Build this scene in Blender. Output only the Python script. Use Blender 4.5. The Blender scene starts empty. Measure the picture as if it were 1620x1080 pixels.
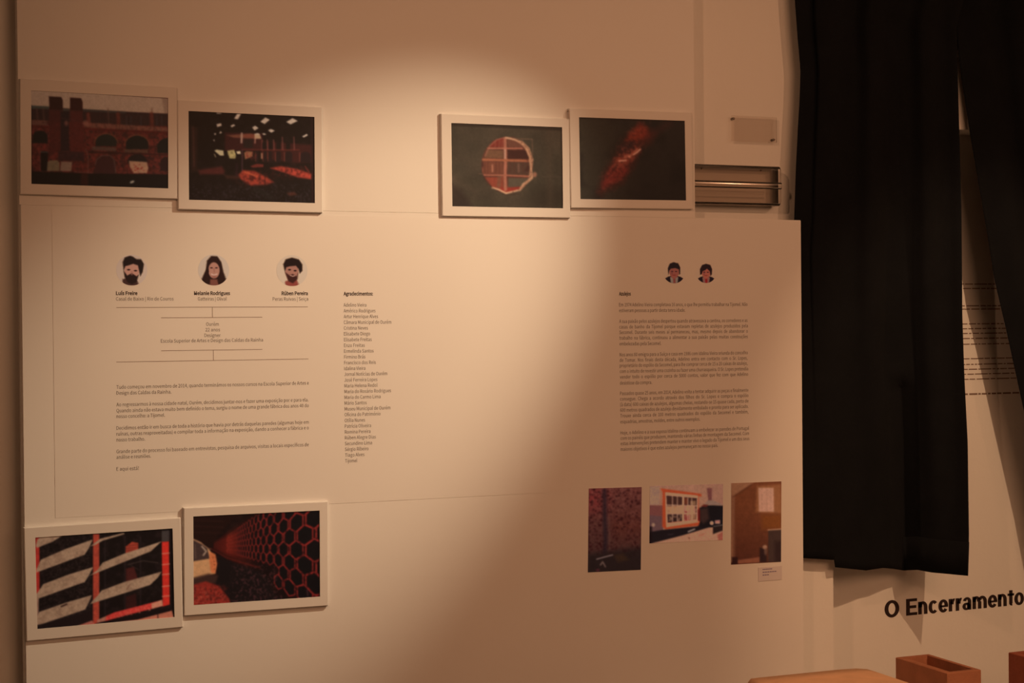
import bpy, bmesh, math, random
import numpy as np
from mathutils import Vector, Matrix

C = bpy.context.scene.collection
S = bpy.context.scene
random.seed(7); RNG = np.random.default_rng(7)

# ------------------------------------------------------------------ camera
FPX = 2529.0; YAW, PIT, ROL = .3872, -.00875, -.00896
CAM = np.array([0.0, -3.65, 1.55])
cy, sy, cp, sp = math.cos(YAW), math.sin(YAW), math.cos(PIT), math.sin(PIT)
FW = np.array([sy*cp, cy*cp, sp]); RT = np.array([cy, -sy, 0.0]); UP = np.cross(RT, FW)
cr, sr = math.cos(ROL), math.sin(ROL)
R2 = cr*RT + sr*UP; U2 = -sr*RT + cr*UP
cd = bpy.data.cameras.new('camera'); cam = bpy.data.objects.new('camera', cd); C.objects.link(cam)
cd.sensor_width = 36.0; cd.lens = FPX/1620*36.0; cd.clip_start = .05
cam.matrix_world = Matrix(((R2[0], U2[0], -FW[0], CAM[0]), (R2[1], U2[1], -FW[1], CAM[1]),
                           (R2[2], U2[2], -FW[2], CAM[2]), (0, 0, 0, 1)))
S.camera = cam
S.view_settings.view_transform = 'Standard'; S.view_settings.look = 'None'
S.view_settings.exposure = 0.0; S.view_settings.gamma = 1.0; S.view_settings.use_curve_mapping = False
w = bpy.data.worlds.new('world'); S.world = w; w.use_nodes = True
w.node_tree.nodes['Background'].inputs[0].default_value = (1, .5, .25, 1)
w.node_tree.nodes['Background'].inputs[1].default_value = 0.0

def at(x, y, Y=0.0):
    v = FW*FPX + R2*(x-810) - U2*(y-540)
    return CAM + v*(Y-CAM[1])/v[1]
def proj(P):
    v = P - CAM; d = v@FW
    return FPX*(v@R2)/d + 810, 540 - FPX*(v@U2)/d

# ------------------------------------------------------------------ lights
def spot(name, loc, aim, power, col, angle, blend, radius):
    l = bpy.data.lights.new(name, 'SPOT'); o = bpy.data.objects.new(name, l); C.objects.link(o)
    l.energy = power; l.color = col; l.spot_size = math.radians(angle); l.spot_blend = blend; l.shadow_soft_size = radius
    o.location = loc; o.rotation_euler = (Vector(aim)-Vector(loc)).to_track_quat('-Z', 'Y').to_euler()
    return o
WARM = (1.0, .73, .46); DEEP = (1.0, .48, .245)
spot('spot_main', (2.8, -1.6, 3.2), (1.00, 0, 1.46), 290, WARM, 26.5, .85, .02)
spot('spot_niche', (2.77, -2.0, 2.87), (2.98, .1, 1.02), 96, (1.0, .58, .31), 40, .6, .012)
spot('spot_side', (-.25, -2.1, 2.95), (1.80, 0, 1.45), 50, DEEP, 60, 1.0, .02)
spot('spot_right', (3.39, -2.0, 2.9), (2.25, 0, 1.85), 27, DEEP, 58, 1.0, .02)
spot('added_tile_spot', (2.9, -1.25, 3.1), (2.22, -.5, .68), 70, (1.0, .62, .34), 17, .8, .02)  # added spot with no known lamp behind it, brightens the clay tile
def area(name, loc, aim, power, col, sx, sy_):
    l = bpy.data.lights.new(name, 'AREA'); o = bpy.data.objects.new(name, l); C.objects.link(o)
    l.energy = power; l.color = col; l.shape = 'RECTANGLE'; l.size = sx; l.size_y = sy_
    o.location = loc; o.rotation_euler = (Vector(aim)-Vector(loc)).to_track_quat('-Z', 'Y').to_euler()
area('fill_light', (2.3, -4.4, 2.7), (2.3, 0, 1.0), 38, DEEP, 2.5, 1.2)  # unseen soft fill panel, added to lift the base light on the walls

# ------------------------------------------------------------------ materials
def mat(name, col, rough=.7, spec=.3, noise=0, scale=40, bump=0, bscale=200, metal=0, trans=0, sheen=0):
    m = bpy.data.materials.new(name); m.use_nodes = True; nt = m.node_tree; b = nt.nodes['Principled BSDF']
    b.inputs['Base Color'].default_value = (*col, 1); b.inputs['Roughness'].default_value = rough
    b.inputs['Specular IOR Level'].default_value = spec; b.inputs['Metallic'].default_value = metal
    b.inputs['Transmission Weight'].default_value = trans
    if sheen: b.inputs['Sheen Weight'].default_value = sheen
    tc = nt.nodes.new('ShaderNodeTexCoord')
    if noise:
        n = nt.nodes.new('ShaderNodeTexNoise'); n.inputs['Scale'].default_value = scale; n.inputs['Detail'].default_value = 4
        mx = nt.nodes.new('ShaderNodeMix'); mx.data_type = 'RGBA'
        nt.links.new(tc.outputs['Object'], n.inputs['Vector']); nt.links.new(n.outputs['Fac'], mx.inputs[0])
        mx.inputs[6].default_value = (*[c*(1-noise) for c in col], 1); mx.inputs[7].default_value = (*[min(1, c*(1+noise)) for c in col], 1)
        nt.links.new(mx.outputs[2], b.inputs['Base Color'])
    if bump:
        n = nt.nodes.new('ShaderNodeTexNoise'); n.inputs['Scale'].default_value = bscale; n.inputs['Detail'].default_value = 3
        bp = nt.nodes.new('ShaderNodeBump'); bp.inputs['Strength'].default_value = bump; bp.inputs['Distance'].default_value = .002
        nt.links.new(tc.outputs['Object'], n.inputs['Vector']); nt.links.new(n.outputs['Fac'], bp.inputs['Height'])
        nt.links.new(bp.outputs[0], b.inputs['Normal'])
    return m
M = {}
M['wall'] = mat('wall_paint', (.80, .79, .76), .75, .25, .02, 3, .25, 60)
M['ceiling'] = mat('ceiling_paint', (.75, .74, .72), .9, .2)
M['floor'] = mat('floor_stone', (.30, .24, .19), .45, .4, .2, 4)
M['board'] = mat('board_white', (.80, .79, .77), .6, .25, .01, 5, .06, 90)
M['vinyl'] = mat('vinyl_sheet', (.80, .785, .765), .45, .3)
M['paper'] = mat('paper_white', (.82, .81, .79), .6, .25)
M['frame'] = mat('frame_white', (.74, .72, .70), .5, .3, .01, 20)
M['backing'] = mat('hardboard', (.2, .13, .08), .8, .2, .1, 60)
M['ink'] = mat('ink_black', (.030, .018, .018), .6, .2)
M['inkgrey'] = mat('ink_grey', (.055, .036, .034), .6, .2)
M['inkbrown'] = mat('ink_brown', (.22, .15, .12), .6, .2)
M['inkpurple'] = mat('ink_violet', (.18, .14, .30), .6, .2)
M['curtain'] = mat('curtain_cloth', (.0080, .0092, .0115), .95, .05, .25, 12, .5, 700, sheen=.02)
M['acrylic'] = mat('acrylic_clear', (.97, .955, .94), .04, .5, trans=1)
M['acrylic'].node_tree.nodes['Principled BSDF'].inputs['IOR'].default_value = 1.47
def clear(name, tint, ior=1.5, rough=.05):
    m = bpy.data.materials.new(name); m.use_nodes = True; nt = m.node_tree; nt.nodes.clear()
    o = nt.nodes.new('ShaderNodeOutputMaterial'); mx = nt.nodes.new('ShaderNodeMixShader'); tr = nt.nodes.new('ShaderNodeBsdfTransparent')
    gl = nt.nodes.new('ShaderNodeBsdfGlossy'); fr = nt.nodes.new('ShaderNodeFresnel')
    tr.inputs['Color'].default_value = (*tint, 1); gl.inputs['Roughness'].default_value = rough; fr.inputs['IOR'].default_value = ior
    nt.links.new(fr.outputs[0], mx.inputs[0]); nt.links.new(tr.outputs[0], mx.inputs[1]); nt.links.new(gl.outputs[0], mx.inputs[2]); nt.links.new(mx.outputs[0], o.inputs[0])
    return m
M['acrylic'] = clear('acrylic_clear', (.965, .945, .93), 1.36, .14)
M['screw'] = mat('screw_metal', (.25, .2, .17), .35, .5, metal=1)
M['clay'] = mat('clay_brick', (.44, .18, .10), .85, .2, .25, 25, .5, 150)
M['clayd'] = mat('clay_brick_red', (.34, .10, .06), .85, .2, .25, 25, .5, 150)
M['tile'] = mat('clay_tile', (.80, .46, .27), .75, .25, .18, 18, .35, 120)
M['plinth'] = mat('plinth_paint', (.75, .74, .71), .6, .3, .02, 5)
M['print'] = mat('photo_print', (1, 1, 1), .42, .18)
_nt = M['print'].node_tree; _a = _nt.nodes.new('ShaderNodeAttribute'); _a.attribute_name = 'ink'
_nt.links.new(_a.outputs['Color'], _nt.nodes['Principled BSDF'].inputs['Base Color'])

# ------------------------------------------------------------------ object helpers
def obj(name, bm, m, parent=None, smooth=False):
    me = bpy.data.meshes.new(name); bmesh.ops.recalc_face_normals(bm, faces=bm.faces[:]); bm.to_mesh(me); bm.free()
    return link(name, me, m, parent, smooth)
def link(name, me, m, parent=None, smooth=False):
    if m: me.materials.append(m)
    if smooth: me.polygons.foreach_set('use_smooth', [True]*len(me.polygons))
    o = bpy.data.objects.new(name, me); C.objects.link(o)
    if parent:
        o.parent = parent
        r = parent
        off = Vector((0, 0, 0))
        while r: off += r.location; r = r.parent
        me.transform(Matrix.Translation(-off))
    return o
def thing(name, label, cat, loc, group=None):
    o = bpy.data.objects.new(name, None); C.objects.link(o); o.location = loc
    o['label'] = label; o['category'] = cat
    if group: o['group'] = group
    o.empty_display_size = .05
    return o
def tag(o, label, cat, group=None):
    o['label'] = label; o['category'] = cat
    if group: o['group'] = group
    return o
def struct(name, bm, m):
    o = obj(name, bm, m); o['kind'] = 'structure'; return o
def box(bm, x0, x1, y0, y1, z0, z1, bev=0):
    r = bmesh.ops.create_cube(bm, size=1)
    bmesh.ops.scale(bm, vec=(x1-x0, y1-y0, z1-z0), verts=r['verts'])
    bmesh.ops.translate(bm, vec=((x0+x1)/2, (y0+y1)/2, (z0+z1)/2), verts=r['verts'])
    if bev:
        es = list({e for v in r['verts'] for e in v.link_edges})
        bmesh.ops.bevel(bm, geom=es, offset=bev, segments=2, affect='EDGES', clamp_overlap=True)
    return bm
def prism(bm, pts, y0, y1):
    """polygon given in x,z extruded from y0 to y1"""
    a = [bm.verts.new((p[0], y0, p[1])) for p in pts]; b = [bm.verts.new((p[0], y1, p[1])) for p in pts]
    n = len(pts); bm.faces.new(a); bm.faces.new(b[::-1])
    for i in range(n): bm.faces.new((a[i], a[(i+1) % n], b[(i+1) % n], b[i]))
    return bm
def shift(o, base):
    """move an object's origin to a base point"""
    o.data.transform(Matrix.Translation(-Vector(base))); o.location = base
    return o

# ------------------------------------------------------------------ room
YS = .05            # strip wall and lintel plane
YN = .16            # niche plane
PX0, PX1 = .326, 2.0
ZB = 1.828
JX = float(at(1318, 900, YS)[0]); LZ = float(at(1525, 205, YS)[2])
struct('floor', box(bmesh.new(), -3, 7, -7, 1, -.1, 0), M['floor'])
struct('ceiling', box(bmesh.new(), -3, 7, -7, 1, 3.3, 3.4), M['ceiling'])
struct('wall_left', box(bmesh.new(), -3.1, -3, -7, 1, 0, 3.3), M['wall'])
struct('wall_right', box(bmesh.new(), 7, 7.1, -7, 1, 0, 3.3), M['wall'])
struct('wall_rear', box(bmesh.new(), -3, 7, -7.1, -7, 0, 3.3), M['wall'])
bm = bmesh.new()
NX1 = 4.6
prism(bm, [(-3, 0), (JX, 0), (JX, LZ), (NX1, LZ), (NX1, 0), (7, 0), (7, 3.3), (-3, 3.3)], YS, YN)
struct('wall_front', bm, M['wall'])
struct('wall_niche', box(bmesh.new(), JX-.1, NX1+.1, YN, YN+.08, 0, LZ+.1), M['wall'])
bm = bmesh.new(); box(bm, PX0, PX1, 0, YS, 0, ZB); box(bm, PX0, PX1, -.0048, YS, ZB, 3.3)
struct('trim_1', bm, M['board'])['label'] = 'tall white partition panel behind the framed photographs'

# wide board across the lower part
t = obj('display_board', box(bmesh.new(), PX0+.002, float(at(1270, 600, -.005)[0])-.002, -.005, 0, .25, ZB, .0012), M['board'])
shift(t, (1.3, 0, .25))
tag(t, 'wide white display board with printed texts, its right edge beside the black curtain', 'board')
BOARD = t

# ------------------------------------------------------------------ lettering
try:
    FONT = bpy.data.fonts.load(bpy.utils.system_resource('DATAFILES', path='fonts') + '/Noto Sans CJK Regular.woff2')
except Exception:
    FONT = None
def text_mesh(s, bold=0.0, res=2):
    cu = bpy.data.curves.new('t', 'FONT'); cu.body = s; cu.size = 1; cu.resolution_u = res; cu.offset = bold
    if FONT: cu.font = FONT
    o = bpy.data.objects.new('t', cu); C.objects.link(o)
    bpy.context.view_layer.update()
    me = bpy.data.meshes.new_from_object(o.evaluated_get(bpy.context.evaluated_depsgraph_get()))
    bpy.data.objects.remove(o); bpy.data.curves.remove(cu)
    n = len(me.vertices); v = np.empty(n*3, np.float32); me.vertices.foreach_get('co', v); v = v.reshape(-1, 3)
    v = v*FK
    f = [tuple(p.vertices) for p in me.polygons]; bpy.data.meshes.remove(me)
    return v, f
FK = 1.0
_v, _f = text_mesh('H'); FK = .635/float(_v[:, 1].max()-_v[:, 1].min())
def lettering(name, lines, m, parent, Y, bold=0.0, lab=None):
    """lines: (string, x_px_left, x_px_right or None, y_px_centre, em_px, align) -> one mesh of flat print"""
    V, F = [], []; off = 0
    for s, xl, xr, yc, em, al in lines:
        v, f = text_mesh(s, bold, 6 if em > 20 else 2)
        if not len(v): continue
        p = at((xl if xl is not None else xr), yc, Y)
        q1, q2 = at(xl if xl is not None else xr, yc-em/2, Y), at(xl if xl is not None else xr, yc+em/2, Y)
        h = q1[2]-q2[2]
        w0 = v[:, 0].max()-v[:, 0].min()
        if xl is not None and xr is not None: sx = (at(xr, yc, Y)[0]-p[0])/w0
        else: sx = h*.98
        if al == 'L': x0 = p[0]
        elif al == 'R': x0 = p[0]-w0*sx
        else: x0 = p[0]-w0*sx/2
        X = x0+(v[:, 0]-v[:, 0].min())*sx; Z = p[2]+(v[:, 1]-.30)*h
        V.append(np.stack([X, np.full_like(X, Y), Z], 1)); F += [tuple(i+off for i in g) for g in f]; off += len(v)
    me = bpy.data.meshes.new(name); me.from_pydata(np.concatenate(V).tolist(), [], F)
    o = link(name, me, m, parent)
    if lab: o['label'] = lab
    return o
def rules(name, segs, m, parent, Y, th=.0011):
    bm = bmesh.new()
    for x0, y0, x1, y1 in segs:
        a, b = at(x0, y0, Y), at(x1, y1, Y)
        if abs(x1-x0) > abs(y1-y0):
            z = (a[2]+b[2])/2; box(bm, a[0], b[0], Y-.0001, Y+.0001, z-th/2, z+th/2)
        else:
            x = (a[0]+b[0])/2; box(bm, x-th/2, x+th/2, Y-.0001, Y+.0001, min(a[2], b[2]), max(a[2], b[2]))
    return obj(name, bm, m, parent)

# vinyl sheet with the left hand texts
YV = -.0055
a, b = at(82, 332, YV), at(905, 777, YV)
sheet = obj('text_sheet', box(bmesh.new(), a[0], b[0], YV, -.0052, b[2], a[2]), M['vinyl'])
shift(sheet, ((a[0]+b[0])/2, -.0052, b[2]))
tag(sheet, 'thin white vinyl sheet with three round portraits and a column of names', 'text sheet')
YT = YV-.00015
for q in [('Luís Freire', 183.5, 217.5, 463.8, 8.6, 'L'), ('Melanie Rodrigues', 307, 364, 463.8, 8.6, 'L'),
    ('Rúben Pereira', 445.5, 487, 464, 8.6, 'L'), ('Agradecimentos:', 543.5, 590, 464.6, 8.6, 'L')]:
    lettering('heading_lettering', [q], M['ink'], sheet, YT, .014, 'bold black heading lettering')
for T in ([('Casal de Baixo | Rio de Couros', 183.5, 274.5, 472.7, 8.6, 'L')], [('Gatteiras | Olival', 313, 358.5, 472.7, 8.6, 'L')],
     [('Peras Ruivas | Seiça', 431.5, 487.5, 472.9, 8.6, 'L')],
     [('Ourém', 326, 346, 512.7, 8.6, 'L'), ('22 anos', 325, 348, 521.6, 8.6, 'L'), ('Designer', 323.5, 349, 530.4, 8.6, 'L'),
      ('Escola Superior de Artes e Design das Caldas da Rainha', 254.5, 416, 539.3, 8.6, 'L')]):
    lettering('caption_lettering', T, M['inkgrey'], sheet, YT)
rules('diagram_rules', [(184, 486, 487, 485.4), (255, 502, 415, 502), (336, 485.6, 336.2, 502), (255, 553.8, 415, 553.4), (337.4, 553.6, 337.6, 569.6), (184, 571, 488, 569)], M['inkbrown'], sheet, YT)
para = [(612.3, 'Tudo começou em novembro de 2014, quando terminámos os nossos cursos na Escola Superior de Artes e', 488.5, 8.5),
 (621.6, 'Design das Caldas da Rainha.', 271, .7),
 (640, 'Ao regressarmos à nossa cidade natal, Ourém, decidimos juntar-nos e fazer uma exposição por e para ela.', 488, 6),
 (649.5, 'Quando ainda não estava muito bem definido o tema, surgiu o nome de uma grande fábrica dos anos 40 do', 488.5, 6),
 (658.5, 'nosso concelho: a Tijomel.', 261, 1),
 (677, 'Decidimos então ir em busca de toda a história que havia por detrás daquelas paredes (algumas hoje em', 488.5, 6),
 (686.3, 'ruínas, outras reaproveitadas) e compilar toda a informação na exposição, dando a conhecer a fábrica e o', 488.5, 6),
 (695.6, 'nosso trabalho.', 229.5, 1),
 (714.2, 'Grande parte do processo foi baseado em entrevistas, pesquisa de arquivos, visitas a locais específicos de', 488.5, 6),
 (723, 'análise e reuniões.', 239, 1), (741.8, 'E aqui está!', 219.5, 1)]
lettering('paragraph_lettering', [(s, 184.3, xr, y, 8.8, 'L') for y, s, xr, _ in para], M['inkgrey'], sheet, YT)
names = ['Adelino Vieira', 'Américo Rodrigues', 'Artur Henrique Alves', 'Câmara Municipal de Ourém', 'Cristina Neves', 'Elisabete Diogo',
 'Elisabete Freitas', 'Enzo Freitas', 'Ermelinda Santos', 'Firmino Brás', 'Francisco dos Reis', 'Idalina Vieira', 'Jornal Notícias de Ourém',
 'José Ferreira Lopes', 'Maria Helena Redol', 'Maria do Rosário Rodrigues', 'Maria do Carmo Lima', 'Mário Santos', 'Museu Municipal de Ourém',
 'Oficina do Património', 'Otília Nunes', 'Patrícia Oliveira', 'Romina Pereira', 'Rúben Alegre Dias', 'Secundino Lima', 'Sérgio Ribeiro', 'Tiago Alves', 'Tijomel']
right = [579.5, 594, 598, 619, 582, 585.5, 588, 577, 591, 578, 594.5, 578, 612.5, 597, 597, 618.5, 602, 580, 617.5, 602, 577.5, 587, 586, 594.5, 588.5, 583, 576.5, 565]
lettering('name_list_lettering', [(s, 543.6+i*.09, right[i], 482.4+i*9.13, 8.6, 'L') for i, s in enumerate(names)], M['inkgrey'], sheet, YT)

# right hand text printed straight on the board
YB = -.00515
lettering('heading_lettering', [('Azulejos', 979.3, 998, 464.6, 8.6, 'L')], M['ink'], BOARD, YB, .014, 'small bold black heading')
rp = [(482, 'Em 1974 Adelino Vieira completava 16 anos, o que lhe permitiu trabalhar na Tijomel. Não', 1182.5),
 (491, 'estiveram pessoas a partir desta tenra idade.', 1084),
 (508.2, 'A sua paixão pelos azulejos despertou quando atravessava a cantina, os corredores e as', 1182.5),
 (517, 'casas  de  banho  da  Tijomel  porque  estavam  repletas  de  azulejos  produzidos  pela', 1183),
 (525.7, 'Secomel.  Durante  seis  meses  aí  permaneceu,  mas,  mesmo  depois  de  abandonar  o', 1183),
 (534.6, 'trabalho  na  fábrica,  continuou  a  alimentar  a  sua  paixão  pelas  muitas  construções', 1183),
 (543.8, 'embelezadas pela Secomel.', 1046),
 (561, 'Nos anos 80 emigra para a Suíça e casa em 1986 com Idalina Vieira oriunda do concelho', 1183),
 (569.7, 'de  Tomar.  Nos  finais  desta  década,  Adelino  entra  em  contacto  com  o  Sr.  Lopes,', 1182.5),
 (578.2, 'proprietário do espólio da Secomel, para lhe comprar cerca de 15 a 20 caixas de azulejo,', 1182.5),
 (587.3, 'com o intuito de revestir uma cozinha ou fazer uma churrasqueira. O Sr. Lopes pretendia', 1183.5),
 (596.2, 'vender  todo  o  espólio  por  cerca  de  5000  contos,  valor  que  fez  com  que  Adelino', 1183.5),
 (605.8, 'desistisse da compra.', 1031.5),
 (622.3, 'Passados quase 25 anos, em 2014, Adelino volta a tentar adquirir as peças e finalmente', 1184),
 (631, 'consegue.  Chega  a  acordo  através  dos  filhos  do  Sr.  Lopes  e  compra  o  espólio', 1184),
 (640, '(à data) 600 caixas de azulejos, algumas cheias, restando-se 15 quase cada, perto de', 1184),
 (648.8, '600 metros quadrados de azulejo devidamente embalado e pronto para ser aplicado.', 1184),
 (657.6, 'Trouxe  ainda  cerca  de  100  metros  quadrados  do  espólio  da  Secomel  e  também,', 1184),
 (667, 'esquadrias, amostras, moldes, entre outros exemplos.', 1107.5),
 (684.6, 'Hoje, o Adelino e a sua esposa Idalina continuam a embelezar as paredes de Portugal', 1185),
 (693, 'com os painéis que produzem, mantendo várias linhas de montagem da Secomel. Com', 1185),
 (701.6, 'estas intervenções pretendem manter e manter vivo o legado da Tijomel e um dos seus', 1185.5),
 (710.6, 'maiores objetivos é que estes azulejos permaneçam no nosso país.', 1136)]
lettering('paragraph_lettering', [(s, 979.4+(y-482)*.011, xr, y, 8.5, 'L') for y, s, xr in rp], M['inkgrey'], BOARD, YB)

# ------------------------------------------------------------------ printed pictures (painted on a fine vertex grid)
def s2l(c):
    c = np.asarray(c, float)/255
    return np.where(c <= .04045, c/12.92, ((c+.055)/1.055)**2.4)
def vnoise(x, y, seed=0):
    xi, yi = np.floor(x).astype(int), np.floor(y).astype(int); fx, fy = x-xi, y-yi
    fx = fx*fx*(3-2*fx); fy = fy*fy*(3-2*fy)
    def h(a, b):
        n = (a*374761393+b*668265263+seed*1442695041) & 0xffffffff
        n = ((n ^ (n >> 13))*1274126177) & 0xffffffff
        return ((n ^ (n >> 16)) & 0xffff)/65535.0
    return (h(xi, yi)*(1-fx)+h(xi+1, yi)*fx)*(1-fy)+(h(xi, yi+1)*(1-fx)+h(xi+1, yi+1)*fx)*fy
class Canvas:
    """X, Y: picture coordinates of every grid vertex; colours are kept as sRGB 0-255"""
    def __init__(s, X, Y, base): s.X, s.Y = X, Y; s.c = np.tile(np.array(base, float), X.shape+(1,)); s.k = 1.0; s.clip = None
    def put(s, a, col, al=1.0):
        a = np.clip(a, 0, 1)*al
        if s.clip is not None: a = a*s.clip
        s.c += (np.array(col, float)-s.c)*a[..., None]
    def seg(s, p, q):
        dx, dy = q[0]-p[0], q[1]-p[1]; L = dx*dx+dy*dy+1e-9
        t = np.clip(((s.X-p[0])*dx+(s.Y-p[1])*dy)/L, 0, 1)
        return np.hypot(s.X-p[0]-t*dx, s.Y-p[1]-t*dy)
    def poly(s, pts, col, soft=5, al=1.0):
        ins = np.zeros(s.X.shape, bool); d = np.full(s.X.shape, 1e9); n = len(pts)
        for i in range(n):
            p, q = pts[i], pts[(i+1) % n]; d = np.minimum(d, s.seg(p, q))
            if p[1] != q[1]:
                c = ((p[1] > s.Y) != (q[1] > s.Y)) & (s.X < (q[0]-p[0])*(s.Y-p[1])/(q[1]-p[1])+p[0]); ins ^= c
        a = np.clip(.5+np.where(ins, d, -d)/soft, 0, 1); s.put(a, col, al); return a
    def line(s, pts, wd, col, soft=5, al=1.0):
        d = np.full(s.X.shape, 1e9)
        for p, q in zip(pts[:-1], pts[1:]): d = np.minimum(d, s.seg(p, q))
        s.put(.5+(wd/2-d)/soft, col, al)
    def ell(s, cx, cy_, rx, ry, col, soft=5, al=1.0, rot=0):
        c, n = math.cos(rot), math.sin(rot); u = (s.X-cx)*c+(s.Y-cy_)*n; v = -(s.X-cx)*n+(s.Y-cy_)*c
        r = np.hypot(u/rx, v/ry); a = .5+(1-r)*min(rx, ry)/soft; s.put(a, col, al); return np.clip(a, 0, 1)
    def arch(s, cx, top, wd, bot, col, soft=5, al=1.0):
        r = wd/2; pts = [(cx-r, bot)]+[(cx-r*math.cos(t), top+r*.8-r*.8*math.sin(t)) for t in np.linspace(0, math.pi, 11)]+[(cx+r, bot)]
        s.poly(pts, col, soft, al)
    def mottle(s, amt, sc, seed=0, mask=None):
        n = (vnoise(s.X/sc, s.Y/sc, seed)*.6+vnoise(s.X/sc*2.1, s.Y/sc*2.1, seed+5)*.4)-.5
        f = 1+n*2*amt
        if mask is not None: f = 1+(f-1)*mask
        s.c *= f[..., None]
    def blot(s, lo, hi, sc, col, al, seed, mask=None):
        n = vnoise(s.X/sc, s.Y/sc, seed)*.6+vnoise(s.X/sc*2.3, s.Y/sc*2.3, seed+3)*.4
        a = np.clip((n-lo)/(hi-lo), 0, 1)
        if mask is not None: a = a*mask
        s.put(a, col, al)

def _blur(s, n=1):
    for _ in range(n):
        for ax in (0, 1):
            p = np.pad(s.c, [(1, 1) if k == ax else (0, 0) for k in range(3)], mode='edge')
            s.c = (p[:-2]+2*p[1:-1]+p[2:])/4 if ax == 0 else (p[:, :-2]+2*p[:, 1:-1]+p[:, 2:])/4
    s.c *= (1+.05*(vnoise(s.X/8, s.Y/8, 77)-.5)+.07*(vnoise(s.X/22, s.Y/22, 78)-.5))[..., None]
Canvas.blur = lambda s: _blur(s, 2)
def rect_fit(q, Y):
    a, b, c, d = [at(x, y, Y) for x, y in q]
    cen = (a+b+c+d)/4; u = (b-a+c-d)/2; v = (a-d+b-c)/2
    return cen, math.hypot(u[0], u[2]), math.hypot(v[0], v[2]), math.atan2(u[2], u[0])
def rect_pt(cen, tilt, du, dv, Y):
    c, n = math.cos(tilt), math.sin(tilt)
    return np.array([cen[0]+du*c-dv*n, Y, cen[2]+du*n+dv*c])
def print_mesh(name, quad, Y, zoom, paint, white, m, parent, step=.85, tone=(.88, .81, .73)):
    """zoom = (x offset, y offset, scale) turning photo pixels to picture coordinates"""
    cen, W, H, tl = rect_fit(quad, Y)
    nx = int(max(abs(quad[1][0]-quad[0][0]), 10)/step); ny = int(abs(quad[3][1]-quad[0][1])/step)
    u, v = np.meshgrid(np.linspace(-W/2, W/2, nx+1), np.linspace(H/2, -H/2, ny+1))
    c, n = math.cos(tl), math.sin(tl)
    P = np.stack([cen[0]+u*c-v*n, np.full_like(u, Y), cen[2]+u*n+v*c], -1)
    px, py = proj(P)
    cv = Canvas((px-zoom[0])*zoom[2], (py-zoom[1])*zoom[2], (20, 12, 10)); paint(cv); cv.blur()
    lum = cv.c@np.array([.3, .59, .11]); cv.c += (lum[..., None]*np.array([1.06, 1.0, .92])-cv.c)*.05; cv.c *= np.array(tone)
    alb = np.clip(s2l(np.clip(cv.c, 0, 255))/s2l(np.array(white))*.76, .002, .92)
    nv = P.shape[0]*P.shape[1]
    idx = np.arange(nv).reshape(ny+1, nx+1)
    fc = np.stack([idx[:-1, :-1], idx[1:, :-1], idx[1:, 1:], idx[:-1, 1:]], -1).reshape(-1, 4)
    me = bpy.data.meshes.new(name); me.vertices.add(nv); me.vertices.foreach_set('co', P.reshape(-1).astype(np.float32))
    me.loops.add(fc.size); me.loops.foreach_set('vertex_index', fc.reshape(-1).astype(np.int32))
    me.polygons.add(len(fc)); me.polygons.foreach_set('loop_start', np.arange(0, fc.size, 4, dtype=np.int32))
    me.update(calc_edges=True); me.validate()
    at_ = me.color_attributes.new('ink', 'FLOAT_COLOR', 'POINT')
    at_.data.foreach_set('color', np.concatenate([alb.reshape(-1, 3), np.ones((nv, 1))], 1).astype(np.float32).reshape(-1))
    return link(name, me, m, parent), (cen, W, H, tl)

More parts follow.
